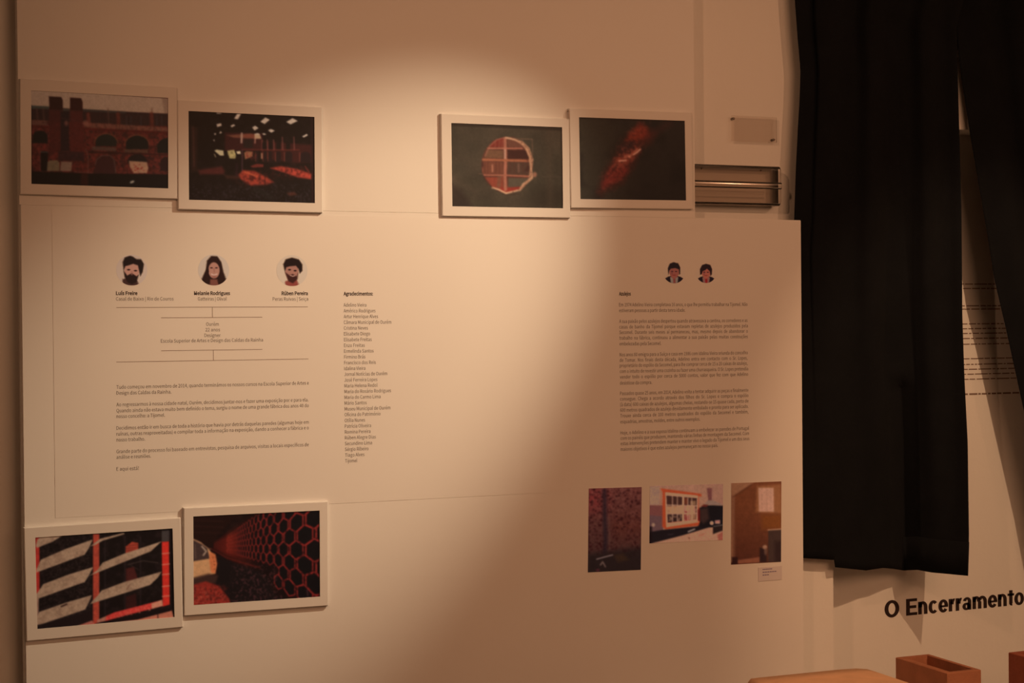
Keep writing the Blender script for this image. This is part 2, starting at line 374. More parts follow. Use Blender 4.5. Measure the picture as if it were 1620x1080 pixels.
# --- the eight paintings; coordinates are those of the study crops
def paint_chimneys(c):        # factory front with two chimneys, crop origin 45,135 scale 6.352
    c.c[:] = (70, 22, 18)
    c.mottle(.5, 26, 1); c.blot(.45, .8, 34, (92, 30, 24), .8, 2); c.blot(.55, .8, 22, (30, 16, 15), .8, 3)
    c.poly([(0, 40), (1400, 130), (1400, 285), (560, 245), (0, 205)], (142, 112, 94), 6)
    c.poly([(1340, 130), (1420, 130), (1420, 290), (1370, 285)], (112, 82, 68), 10, .7)
    c.poly([(0, 205), (560, 245), (1400, 285), (1400, 410), (950, 400), (900, 390), (560, 375), (0, 345)], (28, 18, 18), 8, .85)
    c.poly([(0, 200), (210, 212), (210, 240), (0, 232)], (50, 50, 44), 6); c.poly([(330, 235), (420, 240), (420, 262), (330, 256)], (50, 46, 40), 6)
    c.poly([(540, 235), (980, 262), (980, 285), (540, 262)], (44, 38, 34), 8, .8)
    for x in (85, 150, 800, 1240): c.line([(x, 235), (x+8, 390)], 14, (84, 50, 38), 14, .6)
    for x in (900, 1235, 600): c.line([(x, 290), (x+6, 400)], 40, (84, 28, 20), 20, .8)
    for x in (985, 1030, 1130, 1290, 1340): c.line([(x, 310), (x, 400)], 12, (52, 44, 46), 10, .5)
    c.poly([(0, 345), (190, 355), (190, 405), (0, 398)], (84, 50, 40), 14, .8)
    c.poly([(560, 372), (900, 392), (1400, 425), (1400, 462), (900, 442), (560, 420)], (104, 62, 48), 16, .75)
    c.poly([(30, 400), (1400, 470), (1400, 490), (30, 420)], (66, 14, 12), 10, .8)
    c.blot(.5, .75, 15, (46, 20, 18), .5, 11, np.clip((c.Y-(210+c.X*.06))/30, 0, 1))
    c.arch(118, 455, 150, 580, (14, 12, 11)); c.arch(780, 490, 210, 610, (20, 20, 17)); c.arch(1092, 505, 226, 640, (14, 14, 13)); c.arch(1400, 530, 210, 680, (14, 14, 13))
    for cx, tp, wd in ((780, 484, 240), (1092, 498, 256)):
        c.line([(cx-wd/2*math.cos(t), tp+wd*.42-wd*.42*math.sin(t)) for t in np.linspace(.1, math.pi-.1, 10)], 12, (94, 50, 30), 9, .7)
    c.poly([(640, 612), (880, 625), (880, 662), (640, 650)], (70, 50, 42), 10, .8); c.poly([(960, 640), (1200, 648), (1200, 680), (960, 672)], (70, 46, 34), 10, .8)
    c.poly([(600, 660), (1400, 690), (1400, 705), (600, 680)], (30, 12, 12), 8, .7)
    c.arch(775, 700, 210, 900, (44, 18, 18)); c.line([(670, 800), (690, 740), (740, 705), (820, 705), (860, 745), (878, 880)], 10, (78, 54, 44), 8, .7)
    c.arch(1095, 690, 200, 780, (20, 14, 14)); c.poly([(1010, 758), (1190, 770), (1205, 830), (1190, 880), (1060, 882), (1020, 820)], (140, 98, 74), 10)
    c.blot(.5, .7, 14, (120, 34, 26), .9, 21, np.clip(1-np.hypot((c.X-1105)/90, (c.Y-830)/60), 0, 1)*2)
    c.arch(1390, 720, 130, 860, (30, 14, 14))
    c.poly([(205, 110), (330, 118), (345, 150), (345, 250), (212, 240)], (34, 12, 10), 6); c.poly([(418, 122), (530, 130), (545, 170), (545, 260), (418, 250)], (38, 12, 10), 6)
    c.poly([(205, 240), (345, 250), (330, 680), (215, 680)], (58, 18, 16), 20, .8); c.poly([(418, 250), (545, 260), (560, 680), (410, 680)], (66, 20, 18), 20, .8)
    c.poly([(322, 262), (400, 262), (412, 660), (325, 660)], (26, 16, 18), 12, .9); c.ell(380, 380, 18, 26, (112, 62, 50), 16, .7); c.ell(575, 380, 30, 28, (120, 66, 54), 20, .7)
    c.line([(600, 290), (620, 400)], 20, (96, 44, 36), 16, .6)
    c.line([(330, 330), (500, 355)], 8, (60, 26, 26), 8, .6)
    c.poly([(125, 660), (195, 662), (195, 860), (125, 860)], (12, 8, 8), 8); c.line([(122, 668), (195, 672)], 6, (84, 70, 62), 5); c.line([(112, 668), (112, 860)], 6, (78, 34, 30), 6)
    c.poly([(300, 660), (560, 670), (560, 760), (300, 755)], (34, 18, 20), 16, .8)
    c.poly([(192, 770), (215, 755), (290, 752), (312, 775), (312, 860), (186, 860)], (92, 72, 52), 6); c.line([(235, 850), (255, 800), (300, 765)], 8, (70, 54, 42), 6, .7)
    c.poly([(328, 765), (440, 768), (430, 862), (318, 860)], (106, 78, 64), 6)
    c.line([(575, 640), (600, 700), (600, 880)], 8, (84, 54, 44), 7, .7)
    c.poly([(0, 862), (620, 885), (1420, 895), (1430, 1060), (0, 1010)], (11, 8, 8), 8); c.poly([(530, 870), (600, 880), (600, 1010), (520, 1000)], (46, 14, 11), 20, .7)
    c.line([(460, 868), (650, 882)], 6, (88, 58, 48), 6, .7); c.ell(1042, 970, 24, 12, (150, 132, 116), 6, .9, -.4)
    c.poly([(0, 190), (30, 195), (36, 1000), (10, 1000)], (14, 9, 8), 6, .8)
def paint_hall(c):            # ruined hall, origin 290,165 scale 6.545
    c.c[:] = (17, 10, 9)
    c.blot(.5, .8, 60, (28, 18, 16), .6, 4)
    c.poly([(70, 220), (150, 240), (140, 700), (80, 700)], (48, 24, 18), 30, .7); c.line([(102, 230), (112, 640)], 16, (84, 46, 38), 14, .6)
    c.poly([(430, 290), (820, 300), (830, 480), (430, 480)], (58, 20, 20), 20, .9)
    c.poly([(450, 320), (700, 300), (800, 330), (800, 360), (520, 345)], (140, 82, 58), 12, .7); c.poly([(735, 305), (790, 305), (808, 355), (738, 355)], (196, 160, 124), 8, .9)
    c.line([(606, 300), (602, 395)], 20, (190, 150, 130), 9, .85); c.line([(745, 350), (742, 400)], 14, (196, 140, 116), 8, .8)
    c.poly([(620, 365), (720, 360), (720, 450), (625, 450)], (34, 22, 20), 8)
    c.poly([(620, 308), (735, 310), (735, 345), (620, 340)], (130, 60, 44), 8, .7)
    c.poly([(800, 380), (1340, 420), (1340, 600), (1180, 610), (800, 560)], (64, 22, 20), 22, .85)
    for x in (815, 870, 935, 1025, 1145): c.line([(x, 340 if x > 1000 else 370), (x+4, 470)], 14, (128, 66, 58), 9, .75)
    for x in (840, 905, 985, 1085): c.arch(x, 385, 44, 470, (20, 12, 12), 6)
    for i, (x, wd) in enumerate(((765, 26), (845, 34), (900, 42), (985, 52), (1090, 76), (1265, 110))): c.arch(x, 480+i*2, wd, 600, (32, 17, 18), 6); c.line([(x-wd/2-4, 500), (x-wd/2-4, 590)], 9, (140, 62, 48), 8, .7)
    c.line([(620, 470), (1200, 470)], 10, (130, 50, 38), 10, .6)
    c.poly([(320, 480), (345, 468), (415, 478), (420, 530), (380, 530)], (205, 185, 145), 5); c.poly([(455, 480), (525, 470), (545, 520), (540, 560), (480, 560), (465, 520)], (190, 168, 110), 5)
    c.blot(.5, .7, 12, (110, 96, 60), .8, 9, np.clip(1.4-np.hypot((c.X-505)/45, (c.Y-515)/50), 0, 1))
    c.poly([(548, 488), (590, 482), (596, 512), (560, 515)], (222, 196, 160), 5); c.line([(610, 470), (610, 700)], 12, (100, 58, 66), 10, .7)
    c.poly([(630, 500), (655, 485), (720, 490), (715, 540), (640, 570)], (176, 112, 76), 10, .85); c.blot(.4, .7, 14, (120, 40, 34), .7, 15, np.clip(1.4-np.hypot((c.X-690)/70, (c.Y-530)/50), 0, 1))
    c.line([(812, 510), (812, 560)], 12, (212, 160, 120), 8, .8)
    c.line([(322, 515), (335, 545)], 10, (200, 170, 130), 6, .8)
    for p in ([(796, 180), (850, 134), (896, 160), (842, 204)], [(1064, 182), (1132, 142), (1186, 172), (1110, 208)], [(712, 240), (744, 220), (780, 246), (738, 272)], [(876, 270), (905, 254), (950, 272), (910, 294)],
              [(524, 150), (556, 98), (600, 96), (566, 156)], [(342, 205), (392, 194), (398, 222), (350, 236)], [(488, 222), (520, 204), (540, 218), (500, 240)], [(372, 300), (385, 276), (402, 292), (382, 304)],
              [(1230, 332), (1280, 304), (1290, 322), (1245, 344)], [(816, 302), (840, 298), (862, 312), (830, 318)], [(736, 306), (770, 296), (796, 310), (750, 316)], [(336, 84), (402, 86), (392, 96), (350, 98)], [(318, 300), (340, 298), (336, 316), (322, 316)], [(308, 368), (324, 362), (322, 386)]):
        c.poly(p, (205, 180, 160), 5)
    c.poly([(150, 680), (400, 640), (430, 690), (420, 725), (170, 725)], (92, 34, 30), 30, .8); c.poly([(420, 730), (580, 740), (620, 770), (450, 770)], (68, 34, 24), 24, .7)
    c.poly([(570, 730), (620, 680), (740, 690), (860, 750), (935, 805), (860, 830), (700, 840), (600, 780)], (158, 52, 36), 26)
    c.blot(.42, .68, 24, (74, 22, 18), .95, 31, np.clip(1.2-np.hypot((c.X-740)/210, (c.Y-770)/100), 0, 1)); c.line([(640, 700), (760, 745)], 18, (214, 96, 60), 14, .6)
    c.poly([(900, 660), (1010, 640), (1180, 670), (1330, 720), (1325, 775), (1180, 755), (1060, 710)], (176, 58, 42), 22); c.blot(.42, .68, 20, (84, 24, 20), .9, 33, np.clip(1.2-np.hypot((c.X-1120)/240, (c.Y-700)/80), 0, 1))
    c.poly([(690, 640), (760, 615), (830, 620), (830, 650), (720, 655)], (130, 44, 36), 10, .8); c.line([(1260, 640), (1300, 700)], 12, (150, 50, 40), 12, .6)
    c.poly([(1070, 915), (1150, 905), (1180, 935), (1100, 950)], (92, 40, 28), 16, .7)
    c.blot(.55, .8, 14, (64, 50, 56), .6, 41, np.clip((c.Y-760)/120, 0, 1)); c.line([(750, 880), (900, 960)], 60, (30, 26, 22), 40, .5)
    c.line([(850, 640), (845, 860)], 10, (24, 14, 14), 8, .6); c.line([(555, 620), (550, 740)], 20, (50, 20, 30), 16, .6)
    c.line([(1330, 130), (1340, 1010)], 22, (40, 16, 18), 14, .7); c.line([(50, 60), (55, 1000)], 24, (26, 14, 12), 10, .8)
def paint_hole(c):            # round hole, origin 700,185 scale 6.97
    c.c[:] = (76, 62, 48)
    c.mottle(.14, 220, 2); c.blot(.3, .8, 260, (58, 50, 38), .8, 6); c.mottle(.06, 18, 3)
    c.poly([(100, 740), (200, 800), (280, 900), (330, 1000), (90, 1000)], (50, 36, 30), 70, .8); c.ell(170, 560, 120, 60, (62, 54, 42), 90, .7)
    c.ell(1180, 900, 190, 130, (50, 40, 30), 120, .8); c.line([(110, 680), (360, 820)], 40, (90, 70, 56), 60, .4)
    c.line([(1170, 120), (1190, 1000)], 60, (88, 66, 50), 70, .35)
    a = c.ell(712, 528, 282, 308, (112, 58, 42), 10)
    c.clip = a; c.blot(.35, .7, 60, (82, 40, 32), .8, 8)
    c.poly([(560, 250), (680, 230), (680, 330), (520, 335)], (134, 44, 34), 14)
    for x in (585, 630, 660): c.line([(x, 260), (x-6, 330)], 12, (160, 92, 70), 10, .5)
    c.poly([(720, 250), (880, 260), (920, 330), (720, 330)], (118, 66, 50), 12)
    c.poly([(720, 365), (920, 370), (960, 460), (720, 460)], (66, 26, 22), 10)
    c.poly([(490, 360), (670, 370), (670, 455), (460, 450)], (122, 78, 54), 14)
    c.poly([(455, 495), (670, 495), (670, 625), (455, 625)], (122, 64, 46), 10); c.poly([(720, 495), (960, 498), (970, 640), (720, 635)], (84, 54, 42), 10)
    c.line([(550, 530), (552, 600)], 20, (190, 120, 92), 12, .8); c.line([(840, 520), (840, 600)], 22, (132, 88, 72), 14, .7)
    for x in (470, 500, 590, 630, 750, 790, 890, 930): c.line([(x, 500), (x, 620)], 8, (88, 40, 32), 8, .6)
    c.poly([(470, 665), (670, 660), (670, 810), (560, 790)], (150, 62, 44), 14); c.poly([(725, 670), (960, 675), (880, 760), (725, 780)], (92, 76, 60), 14)
    c.poly([(640, 780), (900, 770), (800, 860), (640, 850)], (160, 48, 36), 20); c.line([(630, 660), (620, 760)], 40, (110, 90, 66), 30, .5)
    c.line([(690, 215), (695, 480), (690, 660), (695, 800)], 34, (184, 108, 84), 10); c.line([(690, 350), (690, 455)], 18, (206, 154, 130), 10)
    c.line([(500, 346), (880, 346)], 14, (206, 120, 94), 9); c.line([(445, 470), (960, 484)], 26, (176, 98, 66), 10); c.line([(450, 640), (690, 642), (970, 655)], 18, (176, 100, 76), 9)
    c.line([(440, 560), (440, 640)], 16, (176, 96, 74), 9, .7)
    c.poly([(880, 360), (935, 430), (960, 600), (900, 600), (950, 520)], (66, 28, 24), 12, .7)
    c.clip = None
    c.line([(470, 430), (520, 320), (600, 250), (700, 222), (800, 240)], 10, (180, 110, 90), 9, .8)
    c.line([(700, 228), (800, 250), (880, 290), (930, 360), (965, 450), (975, 560), (985, 630), (990, 660), (950, 700), (890, 740), (860, 800), (780, 822), (700, 840), (620, 800), (550, 780)], 20, (224, 168, 130), 9)
    c.poly([(800, 250), (880, 262), (960, 340), (1005, 470), (985, 600), (1000, 680), (930, 740), (850, 820), (850, 780), (950, 680), (965, 560), (955, 440), (900, 330)], (206, 146, 110), 10, .85)
    c.line([(800, 240), (990, 245)], 5, (186, 130, 100), 6, .8); c.line([(990, 250), (995, 420)], 10, (120, 84, 66), 9, .7); c.ell(1018, 635, 22, 28, (190, 120, 92), 16, .8)
    c.blot(.5, .7, 12, (96, 52, 40), .7, 51, np.clip(1-abs(np.hypot((c.X-712)/270, (c.Y-528)/300)-1.03)/.08, 0, 1)*(c.X > 760))
    c.line([(440, 500), (430, 600), (470, 690), (560, 790), (700, 860), (840, 850)], 8, (60, 34, 28), 12, .6); c.line([(400, 626), (440, 628)], 8, (140, 84, 66), 8, .6); c.line([(1100, 655), (1300, 660)], 10, (96, 74, 62), 14, .4)
    c.poly([(95, 70), (1320, 118), (1318, 150), (97, 96)], (40, 28, 22), 14, .7); c.line([(1315, 118), (1325, 1010)], 22, (40, 28, 22), 12, .6)
def paint_debris(c):          # red streak, origin 905,175 scale 7.2
    c.c[:] = (30, 21, 16)
    g = np.clip(1-(c.X-90)/700, 0, 1); c.put(g, (54, 42, 28), .75); c.blot(.4, .8, 200, (44, 34, 24), .6, 3, g); c.blot(.5, .8, 240, (20, 14, 11), .7, 4)
    c.poly([(780, 120), (870, 190), (960, 260), (900, 370), (800, 420), (700, 640), (580, 830), (420, 900), (330, 960), (290, 930), (360, 720), (460, 560), (600, 330), (680, 220)], (70, 20, 14), 90, .75)
    c.poly([(770, 150), (860, 200), (870, 290), (740, 360), (610, 340), (650, 260)], (116, 32, 18), 60, .9); c.poly([(430, 650), (620, 610), (640, 700), (520, 800), (350, 880), (340, 830), (390, 720)], (112, 30, 22), 60, .85)
    c.poly([(480, 550), (620, 470), (760, 420), (780, 450), (700, 560), (560, 640), (440, 660)], (128, 50, 34), 50, .85); c.poly([(560, 380), (680, 350), (720, 380), (640, 460), (540, 480)], (50, 22, 20), 40, .8)
    c.blot(.5, .75, 34, (150, 60, 40), .5, 12, np.clip(1.3-np.hypot(((c.X-600)+(c.Y-530)*.55)/170, (c.Y-530)/420), 0, 1)); c.blot(.5, .75, 20, (30, 12, 12), .6, 13, np.clip(1.3-np.hypot(((c.X-600)+(c.Y-530)*.55)/190, (c.Y-530)/420), 0, 1))
    c.line([(700, 500), (740, 475), (778, 440)], 12, (222, 158, 126), 10); c.line([(535, 572), (615, 566)], 14, (214, 140, 112), 12); c.line([(600, 530), (690, 500), (740, 440)], 22, (170, 92, 66), 22, .7); c.ell(655, 525, 14, 14, (200, 120, 90), 12, .7)
    c.line([(870, 300), (1100, 150)], 60, (64, 22, 18), 90, .5); c.line([(80, 85), (1280, 120)], 16, (30, 16, 10), 8, .8)
def paint_louvres(c):         # louvres, origin 45,830 scale 6.354
    c.c[:] = (19, 12, 11)
    c.blot(.5, .8, 50, (36, 24, 22), .6, 5)
    c.poly([(60, 850), (620, 720), (660, 960), (60, 1060)], (30, 20, 20), 20, .6); c.blot(.5, .75, 14, (60, 44, 38), .5, 6, (c.X < 640)*1.0)
    c.poly([(975, 220), (1040, 170), (1105, 180), (1105, 300), (975, 320)], (148, 52, 36), 8)
    for y in (200, 225, 250, 272): c.line([(980, y+12), (1100, y)], 7, (84, 30, 22), 6, .7)
    c.poly([(980, 440), (1060, 420), (1105, 560), (980, 600)], (78, 28, 24), 16, .8); c.poly([(980, 720), (1080, 690), (1090, 830), (980, 860)], (54, 20, 18), 16, .8)
    for x in (770, 970, 1125): c.line([(x, 120), (x, 900)], 14, (40, 28, 28), 10, .7)
    c.line([(1000, 400), (1150, 360), (1300, 380)], 6, (92, 72, 62), 6, .7); c.line([(1020, 405), (1110, 450)], 6, (70, 50, 42), 6, .6)
    c.poly([(70, 120), (110, 120), (112, 690), (70, 690)], (156, 40, 32), 6); c.poly([(60, 690), (105, 690), (100, 960), (60, 1000)], (140, 104, 86), 6)
    c.poly([(650, 90), (712, 88), (712, 980), (648, 1000)], (158, 58, 42), 6); c.mottle(.12, 24, 7)
    c.poly([(1340, 170), (1412, 165), (1420, 800), (1350, 820)], (190, 40, 30), 6); c.poly([(1340, 60), (1415, 55), (1415, 165), (1340, 170)], (58, 50, 48), 10)
    for y in (290, 400, 500, 620, 720): c.line([(1345, y), (1418, y-8)], 10, (196, 126, 100), 7, .8)
    c.poly([(1420, 40), (1455, 36), (1462, 930), (1440, 930)], (15, 9, 9), 6)
    S_ = (152, 122, 98)
    def slat(p, seed):
        a = c.poly(p, S_, 6); c.blot(.4, .7, 60, (128, 98, 78), .7, seed, a); c.blot(.5, .8, 12, (172, 142, 116), .5, seed+1, a)
        c.line([p[-1], p[-2]], 6, (190, 160, 132), 5, .35)
    slat([(90, 150), (120, 120), (345, 105), (240, 170), (85, 230), (75, 205)], 1)
    slat([(125, 350), (380, 240), (640, 148), (600, 235), (560, 300), (80, 478), (85, 440)], 3)
    slat([(150, 595), (400, 500), (645, 425), (600, 510), (560, 575), (80, 748), (80, 700), (120, 640)], 5)
    slat([(110, 875), (380, 780), (638, 705), (610, 770), (570, 850), (80, 1015), (75, 960)], 7)
    slat([(745, 380), (960, 290), (1338, 165), (1290, 210), (1230, 265), (620, 508), (690, 460)], 9)
    slat([(735, 660), (960, 575), (1338, 470), (1300, 530), (1220, 605), (620, 795), (640, 770), (690, 720)], 11)
    slat([(620, 215), (720, 140), (960, 80), (965, 92), (740, 160), (660, 205)], 13)
    c.line([(330, 820), (385, 797)], 16, (50, 30, 24), 8); c.line([(985, 650), (1020, 600)], 10, (110, 70, 54), 8, .7)
    c.line([(560, 300), (600, 238), (640, 155)], 6, (186, 156, 130), 5, .8); c.line([(560, 578), (600, 515), (645, 430)], 6, (186, 156, 130), 5, .8)
    c.poly([(690, 960), (860, 880), (1340, 755), (1350, 815), (900, 930), (700, 990)], (190, 52, 46), 7); c.poly([(1235, 790), (1345, 752), (1352, 812), (1240, 845)], (186, 128, 102), 8, .9); c.poly([(690, 955), (780, 915), (770, 975), (690, 985)], (150, 110, 88), 8, .8)
    c.blot(.5, .7, 14, (200, 110, 86), .6, 61, np.clip(1.3-abs((c.Y-1180+.27*c.X)/55.), 0, 1)*(c.X > 780)*(c.X < 1230))
    c.poly([(500, 1010), (640, 960), (680, 1020), (500, 1040)], (170, 92, 76), 12, .9); c.poly([(660, 1010), (1100, 945), (1440, 850), (1462, 935), (900, 1000)], (168, 96, 74), 7); c.poly([(690, 985), (900, 935), (1300, 850), (1440, 830), (1440, 862), (1100, 950), (760, 992)], (22, 12, 12), 7)
    c.line([(1300, 900), (1302, 940)], 8, (40, 16, 14), 6)
    c.poly([(70, 1010), (300, 960), (640, 860), (645, 950), (500, 1010), (90, 1052)], (26, 16, 15), 8, .9)
def paint_hexagons(c):        # honeycomb wall, origin 295,800 scale 6.545
    c.c[:] = (22, 10, 10)
    c.blot(.45, .8, 90, (40, 20, 16), .6, 2)
    fan = np.clip(1-np.abs((c.Y-410)/np.maximum(60+(c.X-300)*.75, 30)), 0, 1)*(c.X > 280)
    c.put(np.clip(1-np.abs(c.X-430)/330, 0, 1)*np.clip(fan*2, 0, 1), (110, 26, 18), .8)
    VX, VY = 250.0, 430.0
    def px_(u, v):                       # wall plane: u columns towards the vanishing point, v up
        d = 1.0/(1+u*.215); return (VX+1075*d, VY+v*d*1.0)
    for i in range(-1, 26):
        for j in range(-4, 4):
            u0 = i*1.0+(.5 if j % 2 else 0); v0 = j*172.0+30
            if v0 > 210+i*6 and i > 2: continue
            pts = []
            for (du, dv) in ((0, -118), (.42, -58), (.42, 58), (0, 118), (-.42, 58), (-.42, -58)): pts.append(px_(max(u0+du, -2.5), v0+dv))
            dep = 1/(1+max(u0, -1.5)*.215); wd = max(2.5, 15*dep)
            col = (168, 50, 42) if i < 6 else (158, 48, 34)
            if max(p[0] for p in pts) < 60: continue
            if u0 < 14:
                ins = [(p[0]*.93+px_(u0, v0)[0]*.07, p[1]*.93+px_(u0, v0)[1]*.07) for p in pts]
                c.poly(ins, (15, 12, 13), 8, .95)
                c.line(pts+[pts[0]], wd*1.5, (96, 18, 18), 7, .75)
            c.line(pts+[pts[0]], wd*.62, col, 6, .8 if u0 < 14 else .45)
    c.blot(.5, .8, 24, (14, 8, 10), .6, 9, np.clip((c.X-500)/300, 0, 1))
    c.poly([(60, 90), (560, 75), (430, 190), (330, 300), (250, 440), (60, 330)], (32, 14, 11), 40)
    for y in (150, 210, 270): c.line([(70, y), (380, y+10)], 14, (52, 24, 18), 14, .5)
    c.poly([(330, 520), (470, 580), (760, 680), (850, 760), (900, 900), (1000, 1000), (440, 1010), (300, 800)], (23, 15, 15), 30)
    c.blot(.55, .75, 16, (100, 50, 52), .6, 12, np.clip((c.Y-560)/100, 0, 1)*np.clip((c.X-430)/80, 0, 1)*np.clip((1000-c.X)/100, 0, 1)); 
    for x, y in ((660, 860), (700, 930), (770, 960), (740, 760), (980, 930), (1250, 870)): c.line([(x, y), (x+6, y+60)], 10, (110, 54, 60), 10, .6)
    c.line([(250, 440), (420, 540), (760, 640)], 14, (110, 28, 20), 14, .6)
    c.poly([(60, 335), (150, 375), (235, 450), (285, 520), (300, 600), (300, 700), (60, 770)], (198, 142, 96), 8)
    c.poly([(60, 350), (150, 390), (215, 440), (240, 545), (60, 575)], (66, 46, 42), 7); c.line([(160, 420), (205, 470), (175, 510)], 16, (180, 150, 128), 9, .9); c.line([(90, 400), (95, 540)], 8, (120, 90, 76), 8, .7); c.line([(80, 350), (250, 450)], 8, (130, 92, 74), 8, .8)
    c.poly([(240, 470), (300, 500), (318, 600), (300, 700), (255, 690), (235, 560)], (206, 112, 66), 10); c.blot(.5, .7, 16, (120, 44, 24), .8, 14, np.clip(1.3-np.hypot((c.X-290)/40, (c.Y-590)/110), 0, 1))
    c.poly([(60, 745), (230, 700), (330, 720), (300, 800), (60, 820)], (60, 36, 30), 22, .9); c.poly([(60, 820), (200, 780), (340, 830), (440, 960), (470, 1040), (60, 1040)], (146, 40, 30), 22); c.blot(.45, .7, 18, (78, 24, 20), .8, 15, np.clip((c.Y-790)/60, 0, 1)*np.clip((450-c.X)/60, 0, 1)); c.blot(.6, .75, 13, (196, 92, 70), .6, 16, np.clip((c.Y-820)/60, 0, 1)*np.clip((420-c.X)/60, 0, 1))
def paint_mosaic(c):          # spotted wall, origin 925,760 scale 7.2
    c.c[:] = (92, 44, 38); g = np.clip((c.Y-80)/900, 0, 1); c.put(g, (50, 30, 26), .9); c.put(np.clip(1-np.hypot((c.X-90)/260, (c.Y-200)/260), 0, 1), (120, 36, 36), .7); c.put(np.clip(1-np.abs(c.Y-520)/260, 0, 1)*np.clip((c.X-250)/100, 0, 1), (82, 32, 22), .5)
    rr = random.Random(3)
    for k in range(330):
        x, y = rr.uniform(40, 640), rr.uniform(90, 860); c.ell(x, y, rr.uniform(6, 15), rr.uniform(7, 15), (44, 12, 14), 9, rr.uniform(.5, .9))
    c.blot(.5, .75, 16, (130, 78, 66), .5, 5, 1-g)
    c.line([(225, 120), (230, 460), (238, 700), (228, 820)], 48, (34, 22, 28), 40, .8); c.line([(275, 440), (285, 780)], 20, (84, 54, 46), 20, .5); c.line([(255, 90), (260, 400)], 10, (64, 26, 26), 10, .6)
    c.poly([(30, 840), (660, 760), (660, 1060), (30, 1060)], (30, 20, 19), 80, .85); c.poly([(330, 850), (440, 830), (500, 900), (380, 930)], (56, 34, 20), 40, .7)
    c.line([(135, 895), (240, 866), (318, 846)], 10, (142, 118, 112), 8); c.line([(180, 960), (205, 925), (235, 980)], 14, (130, 100, 88), 12, .8); c.ell(150, 1020, 22, 16, (80, 30, 36), 14, .8)
def paint_kitchen(c):         # kitchen, origin 1020,760 scale 10.285
    c.c[:] = (150, 104, 82); c.mottle(.05, 60, 1); c.put(np.clip((c.X-980)/300, 0, 1), (136, 90, 74), .6)
    c.poly([(60, 405), (300, 405), (300, 830), (60, 900)], (92, 62, 62), 8); c.poly([(60, 400), (300, 405), (300, 580), (60, 560)], (112, 58, 52), 16, .8)
    c.poly([(80, 100), (240, 90), (240, 390), (80, 395)], (146, 112, 96), 14, .8); c.ell(175, 190, 60, 60, (136, 102, 88), 14, .5)
    c.poly([(60, 840), (300, 800), (900, 740), (1110, 740), (620, 890), (350, 960), (70, 1030)], (26, 18, 20), 8); c.poly([(840, 470), (920, 430), (1060, 400), (1300, 410), (1300, 760), (1060, 760), (860, 740)], (22, 16, 18), 8); c.poly([(900, 460), (1020, 440), (1050, 620), (960, 700), (900, 650)], (62, 38, 32), 50, .8)
    c.poly([(255, 125), (920, 215), (925, 262), (880, 250), (880, 420), (900, 660), (880, 730), (340, 790), (285, 750), (290, 190)], (164, 62, 32), 8)
    c.poly([(335, 190), (865, 245), (860, 640), (350, 760)], (196, 148, 120), 8)
    c.poly([(350, 240), (850, 282), (840, 630), (372, 690)], (62, 34, 28), 7)
    c.poly([(640, 280), (700, 285), (700, 390), (640, 385)], (96, 44, 28), 8); c.poly([(740, 330), (830, 330), (830, 400), (740, 395)], (130, 92, 66), 12); c.poly([(360, 420), (610, 410), (620, 520), (370, 540)], (170, 118, 84), 10); c.poly([(540, 420), (620, 400), (620, 530), (500, 520)], (190, 140, 110), 12, .8)
    c.poly([(640, 410), (820, 410), (830, 620), (650, 650)], (176, 116, 96), 12); c.poly([(640, 500), (720, 500), (720, 650), (640, 650)], (128, 50, 46), 12); c.poly([(740, 520), (830, 530), (830, 620), (740, 635)], (130, 90, 60), 14, .8); c.poly([(370, 560), (610, 550), (610, 660), (380, 670)], (46, 26, 24), 8); c.blot(.5, .7, 28, (150, 110, 84), .7, 8, (c.Y > 400)*(c.Y < 660)*(c.X > 360)*(c.X < 840)*1.0)
    for p in ([(450, 250), (452, 670)], [(530, 255), (530, 660)], [(350, 395), (840, 410)], [(700, 280), (700, 640)], [(765, 285), (770, 635)], [(370, 540), (840, 530)]): c.line(p, 13, (196, 150, 124), 7, .85)
    c.line([(625, 250), (622, 690)], 26, (206, 158, 132), 7)
    c.poly([(350, 690), (860, 630), (880, 680), (360, 760)], (208, 122, 90), 8, .9)
    c.poly([(1010, 120), (1110, 120), (1105, 325), (1035, 325)], (104, 56, 52), 8); c.line([(1100, 130), (1098, 325)], 14, (150, 104, 88), 8); c.poly([(1030, 320), (1110, 320), (1290, 400), (960, 400), (1000, 350)], (128, 98, 84), 8)
    c.poly([(910, 425), (960, 385), (1040, 395), (1000, 430)], (92, 34, 26), 10); c.poly([(860, 470), (900, 460), (900, 660), (862, 650)], (92, 20, 18), 8)
    c.ell(1090, 690, 32, 32, (176, 134, 120), 8); c.poly([(1140, 650), (1225, 640), (1225, 700), (1145, 700)], (176, 124, 116), 8); c.line([(1150, 668), (1220, 662)], 10, (130, 50, 50), 8, .8); c.line([(710, 830), (810, 790)], 24, (158, 136, 124), 12, .9); c.line([(380, 880), (460, 870)], 10, (84, 60, 60), 10, .7)
    c.poly([(90, 1030), (620, 890), (1110, 755), (1110, 870), (1290, 820), (1290, 990), (80, 1060)], (164, 114, 88), 6); c.poly([(1180, 880), (1290, 820), (1290, 980), (1200, 980)], (136, 62, 50), 20, .8)
    c.poly([(1110, 760), (1270, 720), (1270, 810), (1110, 870)], (34, 22, 20), 7); c.line([(1120, 745), (1270, 720)], 12, (130, 110, 96), 9, .8); c.line([(880, 880), (920, 890), (970, 860)], 9, (150, 70, 56), 8, .8); c.ell(722, 935, 14, 12, (104, 60, 46), 9)
    c.ell(140, 720, 26, 30, (160, 124, 100), 14, .9); c.poly([(60, 740), (120, 750), (120, 1020), (70, 1020)], (24, 12, 14), 14, .8)
